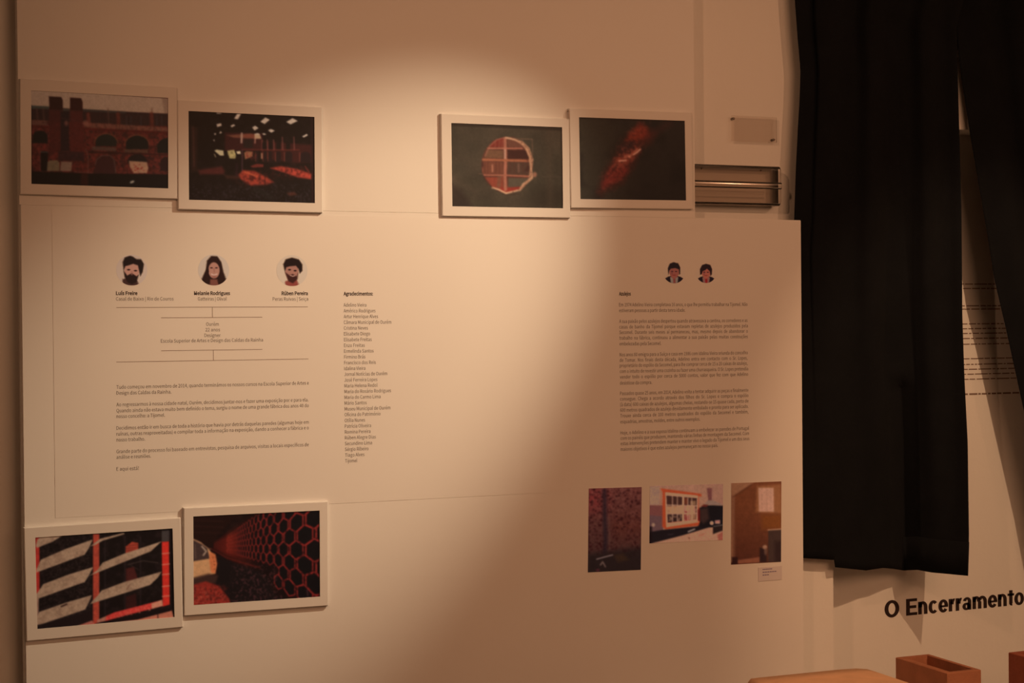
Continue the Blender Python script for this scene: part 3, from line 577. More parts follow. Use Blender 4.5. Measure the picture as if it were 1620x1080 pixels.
def paint_bathroom(c):        # tiled washroom, origin 1150,755 scale 6.358
    c.c[:] = (96, 46, 24); g = np.clip((c.Y-300)/560, 0, 1); c.put(g, (66, 28, 17), .9); c.mottle(.06, 30, 2)
    c.poly([(30, 50), (290, 40), (80, 175), (60, 850), (30, 860)], (126, 78, 52), 12); c.poly([(45, 180), (80, 180), (85, 860), (50, 860)], (104, 58, 38), 12, .7)
    c.poly([(300, 85), (540, 70), (550, 360), (420, 360), (290, 350)], (128, 74, 42), 24, .8); c.poly([(350, 380), (550, 370), (550, 520), (350, 520)], (108, 52, 16), 50, .7)
    c.line([(70, 190), (250, 70)], 12, (72, 34, 20), 12, .6); c.poly([(316, 104), (470, 104), (474, 345), (320, 345)], (164, 112, 88), 6)
    for x in (350, 400, 440): c.line([(x, 108), (x+2, 340)], 8, (140, 92, 72), 8, .5)
    c.poly([(415, 530), (552, 520), (552, 850), (415, 850)], (56, 34, 26), 8); c.poly([(480, 640), (552, 640), (552, 850), (480, 850)], (36, 18, 15), 40, .7); c.line([(414, 528), (552, 518)], 12, (150, 100, 72), 7)
    c.poly([(50, 800), (110, 800), (110, 870), (50, 880)], (40, 16, 13), 12); c.poly([(110, 830), (330, 800), (330, 855), (110, 868)], (116, 60, 38), 8); c.poly([(330, 700), (400, 730), (400, 850), (330, 850)], (40, 20, 17), 10); c.ell(382, 700, 22, 22, (136, 90, 66), 10); c.ell(390, 745, 16, 36, (96, 60, 44), 12, .8)
    for y in range(200, 800, 45): c.line([(90, y), (320, y+10)], 4, (84, 38, 20), 6, .35)

# ------------------------------------------------------------------ framed photographs
FR = [
 ('white framed photograph of a red brick factory with two chimneys, top left', [(29, 124), (281, 138), (280.5, 315), (34, 307)], [(48, 143), (265, 155), (266.7, 298), (50.7, 291)], paint_chimneys, (45, 135, 6.352), (140, 102, 75)),
 ('white framed photograph of a dark ruined hall with lit roof openings', [(280.7, 158.5), (510, 169), (510.8, 337), (281.7, 331)], [(297.7, 175.3), (496.7, 185.3), (498.3, 321.3), (299, 316)], paint_hall, (290, 165, 6.545), (184, 143, 108)),
 ('white framed photograph of a round hole broken through a wall', [(697.2, 180.1), (901.3, 187), (902, 345.2), (699.7, 341.6)], [(714, 194.8), (888.7, 201.2), (890.5, 330.1), (714.7, 325.8)], paint_hole, (700, 185, 6.97), (219, 175, 136)),
 ('white framed photograph of a red streak on near black, left of the clear holder', [(901, 172), (1095.3, 177.4), (1096, 331.9), (902.7, 327.8)], [(915.6, 185.5), (1083.2, 191.2), (1084.6, 316.9), (917.7, 315.1)], paint_debris, (905, 175, 7.2), (162, 118, 85)),
 ('white framed photograph of slanting grey louvres and red posts, bottom left', [(39.3, 834), (288, 818.5), (288, 991.9), (39.9, 1015)], [(56.3, 850), (273.6, 835.2), (275.2, 975.8), (58.5, 994.4)], paint_louvres, (45, 830, 6.354), (156, 124, 94)),
 ('white framed photograph of a red honeycomb block wall', [(290, 803.4), (519.2, 792.2), (519.5, 957.5), (291.3, 974.9)], [(305.4, 816), (505.4, 807.6), (506, 943.7), (306.4, 956.6)], paint_hexagons, (295, 800, 6.545), (176, 138, 105))]
YF, YP = -.0135, -.0115
for i, (lab, oq, iq, fn, zm, wh) in enumerate(FR):
    yb = -.0050
    extra = -.0015 if i in (1, 3, 5) else 0
    yf, yp = YF+extra, YP+extra
    oc, OW, OH, tl = rect_fit(oq, yf)
    ic, IW, IH, til = rect_fit(iq, yp)
    tl = (tl+til)/2
    t = thing('framed_photograph', lab, 'framed photo', rect_pt(oc, tl, 0, -OH/2, yb), 'white framed photographs')
    # face frame: ring with bevelled outer edge
    bm = bmesh.new()
    dc = (ic-oc); c_, n_ = math.cos(-tl), math.sin(-tl)
    du, dv = dc[0]*c_-dc[2]*n_, dc[0]*n_+dc[2]*c_
    def loop(u0, u1, v0, v1, Y): return [bm.verts.new(rect_pt(oc, tl, a, b, Y)) for a, b in ((u0, v1), (u1, v1), (u1, v0), (u0, v0))]
    b_ = .0018
    yback = -.0052
    A0 = loop(-OW/2, OW/2, -OH/2, OH/2, yback); A1 = loop(-OW/2, OW/2, -OH/2, OH/2, yf+b_)
    A2 = loop(-OW/2+b_, OW/2-b_, -OH/2+b_, OH/2-b_, yf)
    iu0, iu1, iv0, iv1 = du-IW/2, du+IW/2, dv-IH/2, dv+IH/2
    A3 = loop(iu0, iu1, iv0, iv1, yf); A4 = loop(iu0, iu1, iv0, iv1, yback)
    L = [A0, A1, A2, A3, A4, A0]
    for p, q in zip(L[:-1], L[1:]):
        for k in range(4): bm.faces.new((p[k], p[(k+1) % 4], q[(k+1) % 4], q[k]))
    obj('frame', bm, M['frame'], t)
    bm = bmesh.new(); K = [loop(iu0+.0002, iu1-.0002, iv0+.0002, iv1-.0002, yp+.0006), loop(iu0+.0002, iu1-.0002, iv0+.0002, iv1-.0002, yback)]
    bm.faces.new(K[0]); bm.faces.new(K[1][::-1])
    for k in range(4): bm.faces.new((K[0][k], K[0][(k+1) % 4], K[1][(k+1) % 4], K[1][k]))
    obj('backing_board', bm, M['backing'], t)
    print_mesh('print', iq, yp, zm, fn, wh, M['print'], t)

# the little hooks at the frame tops
def hook(x, y, lab):
    p = at(x, y, -.0165)
    bm = bmesh.new(); box(bm, p[0]-.0008, p[0]+.0008, -.0170, -.0148, p[2]-.012, p[2]+.010, .0004); box(bm, p[0]-.0008, p[0]+.0008, -.0160, -.0049, p[2]+.0085, p[2]+.010, .0004)
    o = obj('picture_hook', bm, M['screw']); shift(o, (p[0], -.0049, p[2])); tag(o, lab, 'hook')
hook(900.4, 181, 'thin dark picture hook at the upper left corner of the red streak photograph')

# ------------------------------------------------------------------ loose prints on the board
def loose(name, quad, fn, zm, wh, lab):
    Y = -.0062
    c0 = rect_fit(quad, Y)
    t = thing('mounted_photograph', lab, 'photo', rect_pt(c0[0], c0[3], 0, -c0[2]/2, -.005), 'unframed photographs on the board')
    m = .004; bm = bmesh.new()
    a = [rect_pt(c0[0], c0[3], u*(c0[1]/2), v*(c0[2]/2), 0) for u, v in ((-1, 1), (1, 1), (1, -1), (-1, -1))]
    prism(bm, [(p[0], p[2]) for p in a], Y+.0002, -.005); obj('mount', bm, M['paper'], t)
    print_mesh('print', quad, Y, zm, fn, wh, M['print'], t, tone=(.98, .92, .86))
WR = (143, 100, 70)
loose('mosaic', [(930.1, 772.6), (1013.6, 770.1), (1015.3, 901), (931.4, 904.9)], paint_mosaic, (925, 760, 7.2), WR, 'unframed photograph of a dark speckled purple wall, left of the kitchen picture')
loose('kitchen', [(1027.7, 768.9), (1143.2, 764.7), (1144, 854.3), (1027.9, 858.8)], paint_kitchen, (1020, 760, 10.285), WR, 'unframed photograph of a kitchen with an orange framed window')
loose('bathroom', [(1155.8, 764), (1235.1, 761.2), (1236.8, 888.1), (1157.5, 892.8)], paint_bathroom, (1150, 755, 6.358), (152, 108, 77), 'unframed photograph of a brown tiled washroom')
# caption card
a, b = at(1199.5, 897.5, -.006), at(1237, 916.5, -.006)
bm = bmesh.new(); t0 = math.radians(0)
card = obj('caption_card', box(bmesh.new(), a[0], b[0], -.0065, -.005, b[2], a[2], .0003), mat('card_tint', (.70, .66, .68), .4, .4))
shift(card, ((a[0]+b[0])/2, -.005, b[2])); tag(card, 'small caption card with faint violet lines under the washroom photograph', 'caption card')
bm = bmesh.new()
for x0, x1, y in ((1206.5, 1222, 900.5), (1206.5, 1229, 905), (1206.5, 1217, 909.5)):
    p, q = at(x0, y, -.0067), at(x1, y, -.0067); n = 6 if x1 > 1220 else 3
    for k in range(n):
        u0 = p[0]+(q[0]-p[0])*k/n; u1 = p[0]+(q[0]-p[0])*(k+.8)/n; box(bm, u0, u1, -.0068, -.0066, p[2]-.0011, p[2]+.0011)
obj('card_print', bm, M['inkpurple'], card)

# ------------------------------------------------------------------ round portraits
def portrait(cx, cy_, r, kind, parent, Y, disc=True):
    """flat printed portrait on a round disc"""
    R = 8.0  # picture units per photo pixel
    n = 40; V = []; F = []
    g = np.linspace(-1, 1, 2*n+1); P = []
    p0 = at(cx, cy_, Y); rad_x = at(cx+r, cy_, Y)[0]-p0[0]; rad_z = p0[2]-at(cx, cy_+r, Y)[2]
    rr_ = np.linspace(0, 1, 26); th = np.linspace(0, 2*math.pi, 73)[:-1]
    U = np.outer(rr_, np.cos(th)); W_ = np.outer(rr_, np.sin(th))
    PX = U*100; PY = -W_*100
    c = Canvas(PX, PY, kind['bg']); f = kind['f']; f(c); rr2 = np.hypot(PX, PY)[..., None]; same = np.abs(c.c-np.array(kind['bg'])).sum(-1, keepdims=True) < 3; c.c = np.where(same, c.c, c.c*np.array([.9, .86, .82]))
    alb = np.clip(s2l(np.clip(c.c, 0, 255))/s2l(np.array(kind['w']))*.79, .003, .92)
    co = np.stack([p0[0]+U*rad_x, np.full_like(U, Y), p0[2]+W_*rad_z], -1).reshape(-1, 3)
    ns, nt = len(rr_), len(th); F = []
    for i in range(ns-1):
        for j in range(nt):
            a, b = i*nt+j, i*nt+(j+1) % nt
            F.append((a, b, b+nt, a+nt))
    me = bpy.data.meshes.new('portrait'); me.from_pydata(co.tolist(), [], F); me.validate()
    ca = me.color_attributes.new('ink', 'FLOAT_COLOR', 'POINT')
    ca.data.foreach_set('color', np.concatenate([alb.reshape(-1, 3), np.ones((len(co), 1))], 1).astype(np.float32).reshape(-1))
    return link('portrait', me, M['print'], parent)
def p_beard(c):
    c.poly([(-60, 60), (-30, 50), (30, 55), (45, 100), (-60, 100)], (60, 34, 28), 6)
    c.poly([(-48, -20), (-45, 20), (-30, 60), (0, 80), (30, 60), (48, 10), (50, -30), (0, -50)], (172, 118, 96), 6)
    c.poly([(-52, 5), (-30, 35), (0, 20), (30, 40), (44, 30), (30, 78), (0, 92), (-28, 80), (-46, 45)], (30, 16, 14), 8)
    c.poly([(-52, 0), (-58, -50), (-45, -80), (-10, -92), (10, -85), (30, -70), (60, -70), (78, -40), (70, 10), (55, 40), (48, 10), (40, -30), (10, -40), (-20, -30), (-40, -25)], (26, 15, 14), 8)
    c.ell(-20, -2, 10, 5, (40, 18, 16), 5); c.ell(24, 4, 10, 5, (40, 18, 16), 5); c.ell(0, 20, 8, 14, (150, 96, 78), 6, .6)
def p_woman(c):
    c.poly([(-78, 60), (-50, 0), (-42, -60), (-15, -90), (25, -88), (50, -50), (62, 10), (80, 60), (60, 95), (-60, 95)], (38, 16, 14), 8)
    c.poly([(-22, 60), (22, 60), (30, 100), (-25, 100)], (120, 66, 52), 8)
    c.ell(2, 2, 36, 52, (178, 120, 98), 6); c.poly([(-36, -40), (-30, 10), (-40, 40), (-50, 0)], (36, 14, 13), 6)
    c.ell(-14, -14, 8, 4, (50, 20, 18), 5); c.ell(18, -14, 8, 4, (50, 20, 18), 5); c.line([(-14, 26), (2, 33), (20, 26)], 8, (206, 160, 140), 5); c.line([(2, -8), (4, 12)], 8, (150, 92, 74), 6, .6); c.ell(3, 44, 16, 8, (140, 78, 64), 8, .6)
def p_man(c):
    c.poly([(-45, 70), (-20, 60), (30, 60), (45, 100), (-45, 100)], (150, 66, 54), 6)
    c.poly([(-42, -30), (-44, 20), (-30, 55), (0, 76), (28, 56), (40, 20), (42, -30), (0, -50)], (176, 116, 94), 6)
    c.poly([(-44, 10), (-20, 28), (5, 22), (30, 36), (38, 15), (34, 55), (5, 82), (-24, 68)], (62, 26, 22), 9)
    c.line([(-12, 30), (4, 36), (18, 32)], 7, (190, 140, 120), 6)
    c.poly([(-46, 5), (-56, -40), (-40, -72), (0, -84), (45, -72), (66, -40), (66, 0), (50, 18), (42, -12), (25, -32), (-15, -28), (-36, -22)], (28, 13, 13), 8)
    c.ell(-16, -6, 9, 5, (40, 18, 16), 5); c.ell(20, 0, 9, 5, (40, 18, 16), 5)
def p_suit(hair):
    def f(c):
        c.ell(0, 0, 96, 96, c.c[0, 0], 4)
        c.poly([(-95, 62), (-55, 38), (-20, 30), (20, 30), (60, 40), (95, 62), (60, 100), (-60, 100)], (26, 14, 18), 6)
        c.poly([(-38, 42), (38, 42), (30, 100), (-30, 100)], (126, 102, 84) if hair == 0 else (126, 78, 64), 6)
        c.poly([(-12, 48), (12, 48), (14, 100), (-8, 100)], (118, 54, 44) if hair == 0 else (130, 20, 22), 6)
        c.poly([(-46, -40), (-44, 10), (-26, 46), (0, 60), (26, 46), (46, 10), (48, -40), (0, -60)], (134, 68, 52) if hair == 0 else (150, 74, 54), 6)
        if hair == 0: c.poly([(-54, 20), (-58, -40), (-40, -82), (-5, -96), (38, -86), (56, -50), (56, 10), (48, 20), (44, -30), (10, -42), (-30, -36), (-44, -20)], (28, 17, 17), 7)
        else: c.poly([(-60, 15), (-62, -40), (-40, -82), (0, -96), (44, -84), (62, -40), (58, 10), (46, 30), (38, -20), (10, -46), (-10, -30), (-34, -20), (-44, 10)], (32, 15, 15), 7)
        c.ell(-18, -10, 10, 5, (56, 22, 22), 5); c.ell(18, -10, 10, 5, (56, 22, 22), 5); c.line([(-12, 24), (12, 24)], 6, (120, 30, 26), 6); c.ell(-20, 0, 8, 20, (96, 44, 44), 10, .5)
    return f
for cx, cy_, fn, bg, wh in ((208.5, 427, p_beard, (164, 130, 104), (170, 134, 102)), (338, 427, p_woman, (182, 148, 120), (196, 156, 121)), (462, 428, p_man, (200, 162, 128), (211, 169, 131))):
    portrait(cx, cy_, 24.5, dict(bg=bg, f=fn, w=wh), sheet, YT)
portrait(1066.5, 431, 17.0, dict(bg=(151, 107, 75), f=p_suit(0), w=(151, 107, 75)), BOARD, YB)
# the portraits on the right are slightly taller than wide
portrait(1117, 432, 15.5, dict(bg=(151, 107, 75), f=p_suit(1), w=(151, 107, 75)), BOARD, YB)
for o in BOARD.children:
    if o.name.startswith('portrait'): pass

# ------------------------------------------------------------------ lettering on the niche wall
p1, p2 = at(1400, 975, YN), at(1619, 954, YN)
def rc(x0, x1, y0, y1): return ([(x0, y0), (x1, y0), (x1, y1), (x0, y1)], [(0, 1, 2, 3)])
def arc(cx, cy_, rx, ry, a0, a1, tx=.225, ty=.17, n=20):
    p = []; f = []
    for k in range(n+1):
        t = math.radians(a0+(a1-a0)*k/n); p += [(cx+rx*math.cos(t), cy_+ry*math.sin(t)), (cx+(rx-tx)*math.cos(t), cy_+(ry-ty)*math.sin(t))]
    return (p, [(2*k, 2*k+2, 2*k+3, 2*k+1) for k in range(n)])
X_ = .76
GL = {'O': (.93, [arc(.45, .5, .44, .52, 0, 360, .235, .18, 40)]),
 'E': (.76, [rc(.05, .28, 0, 1), rc(.28, .72, .83, 1), rc(.28, .67, .42, .59), rc(.28, .73, 0, .17)]),
 'n': (.64, [rc(.02, .24, 0, X_), arc(.31, .42, .28, .355, 180, 0), rc(.37, .59, 0, .42)]),
 'm': (.97, [rc(.02, .24, 0, X_), arc(.275, .44, .255, .335, 180, 0), rc(.36, .58, 0, .44), arc(.635, .44, .29, .335, 156, 0), rc(.71, .925, 0, .44)]),
 'c': (.60, [arc(.31, .375, .30, .40, 42, 318)]), 'o': (.65, [arc(.325, .375, .315, .40, 0, 360)]),
 'e': (.63, [arc(.315, .375, .305, .40, 2, 325), rc(.12, .615, .30, .42)]),
 'r': (.43, [rc(.02, .24, 0, X_), arc(.36, .42, .25, .35, 180, 76, .22)]),
 'a': (.62, [arc(.26, .215, .25, .23, 0, 360, .21, .13), rc(.35, .565, 0, .50), arc(.30, .49, .265, .285, 0, 165, .215, .15), rc(.27, .42, .32, .44)]),
 't': (.42, [rc(.10, .32, .14, .95), rc(0, .42, .61, .75), arc(.29, .16, .19, .17, 180, 275, .22, .15, 8)]), ' ': (.32, [])}
WORD = 'O Encerramento'; total = sum(GL[c][0] for c in WORD)-.03
pl, pr_ = at(1399.0, 977.0, YN), at(1619.5, 955.5, YN); cap = (at(1510, 941.0, YN)[2]-at(1510, 967.0, YN)[2])
kx = (pr_[0]-pl[0])/total; YL = YN-.0006
tw = thing('wall_lettering', 'large bold black words O Encerramento on the wall above the hollow brick', 'lettering', (float(pl[0]), YN-.0002, float(pl[2])))
x = 0
for ch in WORD:
    adv, parts = GL[ch]; V, F = [], []
    for p, f in parts:
        o_ = len(V); V += [(pl[0]+(q[0]+x)*kx, YL, pl[2]+(pr_[2]-pl[2])*(x+adv/2)/total+q[1]*cap) for q in p]; F += [tuple(o_+i for i in g) for g in f]
    if V:
        me = bpy.data.meshes.new('letter'); me.from_pydata([tuple(map(float, v)) for v in V], [], F); link('letter', me, M['ink'], tw)
    x += adv
bm = bmesh.new(); rr = random.Random(5)
for y in (449, 456, 483.4, 488.6, 512, 519.5, 527, 535, 544, 567, 576, 583.8, 591.5, 599.5, 623):
    xx = 1470.0
    bold = y > 620
    while xx < 1700:
        wd = rr.uniform(3, 13) if rr.random() < .8 else 20; p, q = at(xx, y-(xx-1530)*.0, YN-.0006), at(xx+wd, y, YN-.0006); z = at(1530, y, YN)[2]-(0)
        h = .0030 if bold else .0018
        box(bm, p[0], q[0], YN-.0010, YN-.0002, z-h, z+h*.6)
        xx += wd+rr.uniform(1.6, 2.6)
o = obj('wall_text_lines', bm, M['inkbrown']); tag(o, 'block of small illegible printed text lines seen between the curtains', 'text'); shift(o, tuple(at(1580, 623, YN-.0002)))

# ------------------------------------------------------------------ clear acrylic pieces on the strip wall
# holder
hq = [(1098.5, 258.5), (1234.5, 262.5), (1236.5, 324.5), (1100, 323)]
YH = YS-.045
a_, W_, H_, tl_ = rect_fit(hq, YH)
hx0, hx1, hz0, hz1 = a_[0]-W_/2, a_[0]+W_/2, a_[2]-H_/2, a_[2]+H_/2
hx0 = PX1+.006+.02; hx0 = max(a_[0]-W_/2, PX1+.004)
t = thing('brochure_holder', 'long clear acrylic wall holder with glinting front, left of the curtain', 'holder', ((hx0+hx1)/2, YS, hz0))
bm = bmesh.new(); box(bm, hx0, hx1, YS-.003, YS-.0002, hz0, hz1, .0008); obj('back_plate', bm, M['acrylic'], t)
bm = bmesh.new(); T_ = .0025
# front shell: profile in y,z extruded along x, with a ridge in the middle
prof = []
zc = (hz0+hz1)/2
def outer():
    R_ = .013; pts = [(YS-.0031, hz0)]
    pts += [(YH+R_-R_*math.sin(t), hz0+R_-R_*math.cos(t)) for t in np.linspace(0, math.pi/2, 12)]
    pts += [(YH-.006*math.sin(t), zc-.009*math.cos(t)) for t in np.linspace(0, math.pi, 19)]
    pts += [(YH+R_-R_*math.cos(t), hz1-R_+R_*math.sin(t)) for t in np.linspace(0, math.pi/2, 12)]
    pts += [(YS-.0031, hz1)]
    return pts
po = outer(); pi = []
for k, (y, z) in enumerate(po):
    p0 = po[max(k-1, 0)]; p1_ = po[min(k+1, len(po)-1)]; d = Vector((p1_[0]-p0[0], p1_[1]-p0[1])).normalized(); n = Vector((d.y, -d.x))
    if n.x*1 < 0 and False: n = -n
    pi.append((y+n.x*T_, z+n.y*T_))
if sum(p[0] for p in pi) < sum(p[0] for p in po): pi = [(2*a[0]-b[0], 2*a[1]-b[1]) for a, b in zip(po, pi)]
ring = po+pi[::-1]; n = len(ring)
va = [bm.verts.new((hx0, y, z)) for y, z in ring]; vb = [bm.verts.new((hx1, y, z)) for y, z in ring]
for k in range(n): bm.faces.new((va[k], va[(k+1) % n], vb[(k+1) % n], vb[k]))
m_ = len(po)
for k in range(m_-1):
    for vv in (va, vb): bm.faces.new((vv[k], vv[k+1], vv[n-2-k], vv[n-1-k]))
obj('front_shell', bm, M['acrylic'], t, False)
for x0_ in (hx0+.0005, hx1-.003):
    bm = bmesh.new(); box(bm, x0_, x0_+.0025, YH+.012, YS-.0032, hz0+.0032, hz1-.0032, .0004); obj('end_plate', bm, M['acrylic'], t)
def screw(parent, x, z, y, r=.0028):
    bm = bmesh.new(); bmesh.ops.create_cone(bm, cap_ends=True, segments=14, radius1=r, radius2=r*.8, depth=.0025, matrix=Matrix.Translation((x, y-.0012, z)) @ Matrix.Rotation(math.pi/2, 4, 'X'))
    obj('screw', bm, M['screw'], parent)
for u in (.17, .86):
    for z in (hz0+.008, hz1-.008): screw(t, hx0+(hx1-hx0)*u, z, YS-.003, .0022)
# plate
a, b = at(1157, 182.5, YS-.012), at(1228.5, 226, YS-.012)
t = thing('acrylic_sign_plate', 'small clear acrylic plate on standoffs, above the clear holder', 'sign plate', ((a[0]+b[0])/2, YS, b[2]))
obj('plate', box(bmesh.new(), a[0], b[0], YS-.014, YS-.011, b[2], a[2], .0006), M['acrylic'], t)
for x, z in ((a[0]+.008, a[2]-.008), (b[0]-.008, b[2]+.008)):
    if 1:
        bm = bmesh.new(); bmesh.ops.create_cone(bm, cap_ends=True, segments=14, radius1=.0035, radius2=.0035, depth=.011, matrix=Matrix.Translation((x, YS-.0055, z)) @ Matrix.Rotation(math.pi/2, 4, 'X'))
        obj('standoff', bm, M['acrylic'], t); 
for x, z in ((a[0]+.008, a[2]-.008), (b[0]-.008, b[2]+.008)): screw(t, x, z, YS-.014, .002)

# ------------------------------------------------------------------ curtains
def interp(tab, v):
    xs = [p[0] for p in tab]; ys = [p[1] for p in tab]
    return float(np.interp(v, xs, ys))
def curtain(name, lab, left, right, hem, depth, top_px, nfold, nx, nz, seed, hemband=True):
    """left/right: (y_px, x_px) edge tables; hem: (u, y_px); depth(u, v) -> y"""
    co = []; F = []
    for j in range(nz+1):
        v = j/nz
        for i in range(nx+1):
            u = i/nx
            yb = interp(hem, u); yy = top_px+(yb-top_px)*v
            xx = interp(left, yy)*(1-u)+interp(right, yy)*u
            Y = depth(u, v)
            p = at(xx, yy, Y); co.append(p)
    for j in range(nz):
        for i in range(nx):
            a = j*(nx+1)+i; F.append((a, a+1, a+nx+2, a+nx+1))
    me = bpy.data.meshes.new(name); me.from_pydata([tuple(c) for c in co], [], F)
    o = link('cloth', me, M['curtain'], None, True)
    md = o.modifiers.new('s', 'SOLIDIFY'); md.thickness = .0012; md.offset = 0
    return o, np.array(co).reshape(nz+1, nx+1, 3)
def folds(u, v, n, amp, seed):
    s_ = 0
    rr = random.Random(seed)
    for k in range(4): s_ += math.sin(u*math.pi*2*n*(1+.37*k)+rr.uniform(0, 6)+.9*math.sin(v*2.2+k)*.5)*amp/(1+k)
    return s_
GAPT = [(0, .012), (.20, .012), (.375, .035), (.54, .065), (.625, .105), (.72, .046), (1, -.058)]
def depL(u, v):
    base = interp(GAPT, u); k = v*v
    f = folds(u*.9+.05, v, 3.2, .007+.006*(1-k), 3)
    return min(max(base*k-.006*(1-k)+.026*(1-k)*u*u + f*(.25 if u < .12 else 1)*(1-.93*v**5), .006 if u < .12 else -.09), .036 if u < .24 or v < .75 else .12)
left = [(-260, 1249), (0, 1257.5), (60, 1262), (110, 1266.5), (160, 1265), (200, 1262.5), (270, 1259), (347, 1256.5), (400, 1252), (882, 1262)]
rightt = [(-260, 1540), (0, 1525), (40, 1513), (205, 1517.5), (330, 1521), (500, 1522.5), (600, 1526), (700, 1531), (850, 1533), (910, 1531)]
hem = [(0, 882), (.2165, 885.5), (.217, 897), (.40, 902), (.50, 898), (.56, 899.5), (.62, 902), (.70, 901), (.78, 905), (1, 910.5)]
oL, cL = curtain('curtain', '', left, rightt, hem, depL, -290, 3, 150, 90, 3)
tL = thing('curtain', 'black cloth curtain hanging right beside the white display board, hem in view', 'curtain', (float(cL[0, 75, 0]), 0.0, float(cL[0, 75, 2])), 'black curtains')
def adopt(o, par):
    o.parent = par; o.data.transform(Matrix.Translation(-par.location))
adopt(oL, tL); oL['label'] = 'black cloth'
# hem band at the right part of the bottom
bm = bmesh.new(); vs = []
for i in range(92, 151, 2):
    r0, r1 = cL[-5, i].copy(), cL[-1, i].copy(); r0[1] -= .0016; r1[1] -= .0016
    vs.append((bm.verts.new(r0), bm.verts.new(r1)))
for a, b in zip(vs[:-1], vs[1:]): bm.faces.new((a[0], b[0], b[1], a[1]))
o = obj('hem_band', bm, M['curtain'], tL, True); md = o.modifiers.new('s', 'SOLIDIFY'); md.thickness = .001; md.offset = 0

def depR(u, v): return .018 + .018*max(0, 1-v*1.7) - .02*u + folds(u, v, 3.5, .009, 9)*min(1, u*5)
leftR = [(-260, 1490), (0, 1508), (39, 1512), (120, 1521), (205, 1533.5), (259, 1543), (352, 1559), (400, 1567), (440, 1573), (526, 1593), (640, 1618), (760, 1645), (1000, 1690)]
rightR = [(-260, 1860), (1000, 1880)]
oR, cR = curtain('curtain', '', leftR, rightR, [(0, 960), (1, 960)], depR, -290, 3, 110, 70, 9)
tR = thing('curtain', 'black cloth curtain pulled aside at the right edge of the picture', 'curtain', (float(cR[0, 55, 0]), 0.0, float(cR[0, 55, 2])), 'black curtains')
adopt(oR, tR)
# rail that carries both curtains (above the frame)
zt = float(max(cL[0, :, 2].max(), cR[0, :, 2].max()))+.0055
bm = bmesh.new(); xr0, xr1 = float(cL[0, 0, 0])-.1, float(cR[0, -1, 0])+.1
bmesh.ops.create_cone(bm, cap_ends=True, segments=16, radius1=.011, radius2=.011, depth=xr1-xr0, matrix=Matrix.Translation(((xr0+xr1)/2, -.0, zt+.006)) @ Matrix.Rotation(math.pi/2, 4, 'Y'))
for x in (xr0+.03, (xr0+xr1)/2, xr1-.03): box(bm, x-.008, x+.008, 0, YS, zt-.001, zt+.014)
o = obj('curtain_rail', bm, M['screw'], None, True); tag(o, 'metal rail above the picture carrying both black curtains', 'rail'); shift(o, ((xr0+xr1)/2, YS, zt))

# ------------------------------------------------------------------ clay exhibits
ZP = .47
obj_pl = obj('display_plinth', box(bmesh.new(), 1.75, 3.35, -.85, -.03, 0, ZP, .003), M['plinth']); shift(obj_pl, (2.4, -.4, 0))
tag(obj_pl, 'low white plinth under the clay bricks and tile', 'plinth')
def hollow_brick(x0, x1, y0, y1, z0, z1, m, lab, wall=.014, cells=1):
    t = thing('hollow_brick', lab, 'brick', ((x0+x1)/2, (y0+y1)/2, z0), 'hollow clay bricks on the plinth')
    bm = bmesh.new()
    def rg(a0, a1, b0, b1, z): return [bm.verts.new((a, b, z)) for a, b in ((a0, b0), (a1, b0), (a1, b1), (a0, b1))]
    b = .0015
    O0 = rg(x0, x1, y0, y1, z0); O1 = rg(x0, x1, y0, y1, z1-b); O2 = rg(x0+b, x1-b, y0+b, y1-b, z1)
    I2 = rg(x0+wall, x1-wall, y0+wall, y1-wall, z1); I0 = rg(x0+wall, x1-wall, y0+wall, y1-wall, z0)
    L = [O0, O1, O2, I2, I0, O0]
    for p, q in zip(L[:-1], L[1:]):
        for k in range(4): bm.faces.new((p[k], p[(k+1) % 4], q[(k+1) % 4], q[k]))
    obj('shell', bm, m, t)
    # ribs of the cells
    xs = (x0+wall+.008, ); 
    for x in xs:
        bm = bmesh.new(); box(bm, x-.003, x+.003, y0+wall, y1-wall, z0+.002, z1-.002, .0008); obj('inner_web', bm, m, t)
    for k in ():
        y = y0+(y1-y0)*k/3; bm = bmesh.new(); box(bm, x0+wall+.016, x1-wall, y-.003, y+.003, z0+.002, z1-.022, .0008); obj('inner_web', bm, m, t)
    return t
def atz(x, y, Z):
    v = FW*FPX + R2*(x-810) - U2*(y-540); return CAM + v*(Z-CAM[2])/v[2]
ZT = .675
A = atz(1411, 1040, ZT); B = atz(1501, 1063, ZT); D = atz(1555.5, 1060, ZT)
hollow_brick(float(A[0]+B[0])/2, float(D[0]), float(B[1]+D[1])/2, float(A[1]), ZP, ZT, M['clay'], 'hollow brown clay brick standing upright below the words on the wall')
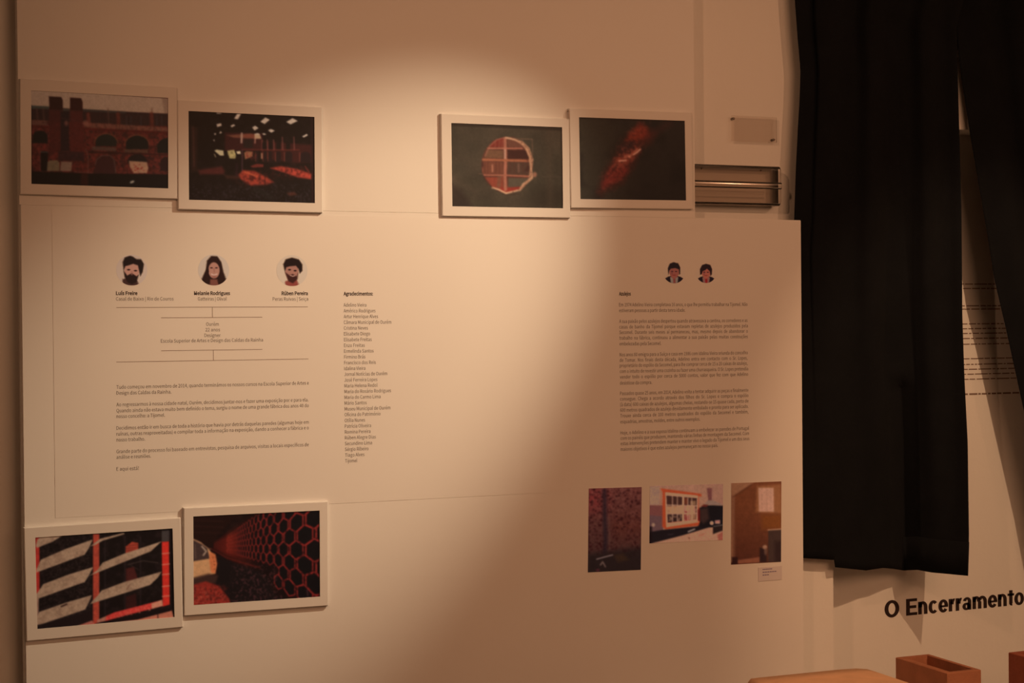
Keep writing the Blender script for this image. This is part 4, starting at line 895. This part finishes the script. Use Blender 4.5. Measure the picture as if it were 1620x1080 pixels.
A = atz(1595.5, 1031.5, ZT)
hollow_brick(float(A[0]), float(A[0])+.11, float(A[1])-.2, float(A[1]), ZP, ZT, M['clayd'], 'dark red clay brick cut off by the right edge of the picture')
# curved tile on a low block
yb_ = -.33
prof = [(1183, 1079), (1188, 1073), (1205, 1071), (1250, 1066.5), (1290, 1062.5), (1330, 1058.5), (1355, 1057), (1372, 1058), (1385, 1062), (1400, 1067.5), (1412, 1072), (1424, 1075.5)]
pr = [at(x, y, yb_) for x, y in prof]
bm = bmesh.new(); th = .014
rows = []
for k in range(9):
    f = k/8; yy = yb_-f*.42
    rows.append([(p[0]-.0*f, yy, p[2]-.001*f) for p in pr])
top = [[bm.verts.new(p) for p in r] for r in rows]; bot = [[bm.verts.new((p[0]*(1)+(.004 if i == 0 else 0), p[1], p[2]-th)) for i, p in enumerate(r)] for r in rows]
nr, nc = len(rows), len(pr)
for j in range(nr-1):
    for i in range(nc-1):
        bm.faces.new((top[j][i], top[j][i+1], top[j+1][i+1], top[j+1][i])); bm.faces.new((bot[j][i], bot[j+1][i], bot[j+1][i+1], bot[j][i+1]))
for i in range(nc-1):
    bm.faces.new((top[0][i], bot[0][i], bot[0][i+1], top[0][i+1])); bm.faces.new((top[-1][i], top[-1][i+1], bot[-1][i+1], bot[-1][i]))
for j in range(nr-1):
    bm.faces.new((top[j][0], top[j+1][0], bot[j+1][0], bot[j][0])); bm.faces.new((top[j][-1], bot[j][-1], bot[j+1][-1], top[j+1][-1]))
tile = obj('clay_roof_tile', bm, M['tile'], None, True)
zb = min(p[2] for p in pr)-th
shift(tile, (float(pr[6][0]), yb_-.2, float(zb))); tag(tile, 'orange clay tile with a wavy back edge, left of the hollow brick', 'tile')
rz = obj('riser_block', box(bmesh.new(), float(pr[1][0])+.03, float(pr[-1][0])-.02, yb_-.40, yb_-.04, ZP, float(zb)-.0005, .002), M['plinth'])
shift(rz, (2.2, -.5, ZP)); tag(rz, 'white riser block holding up the orange clay tile on the plinth', 'riser')
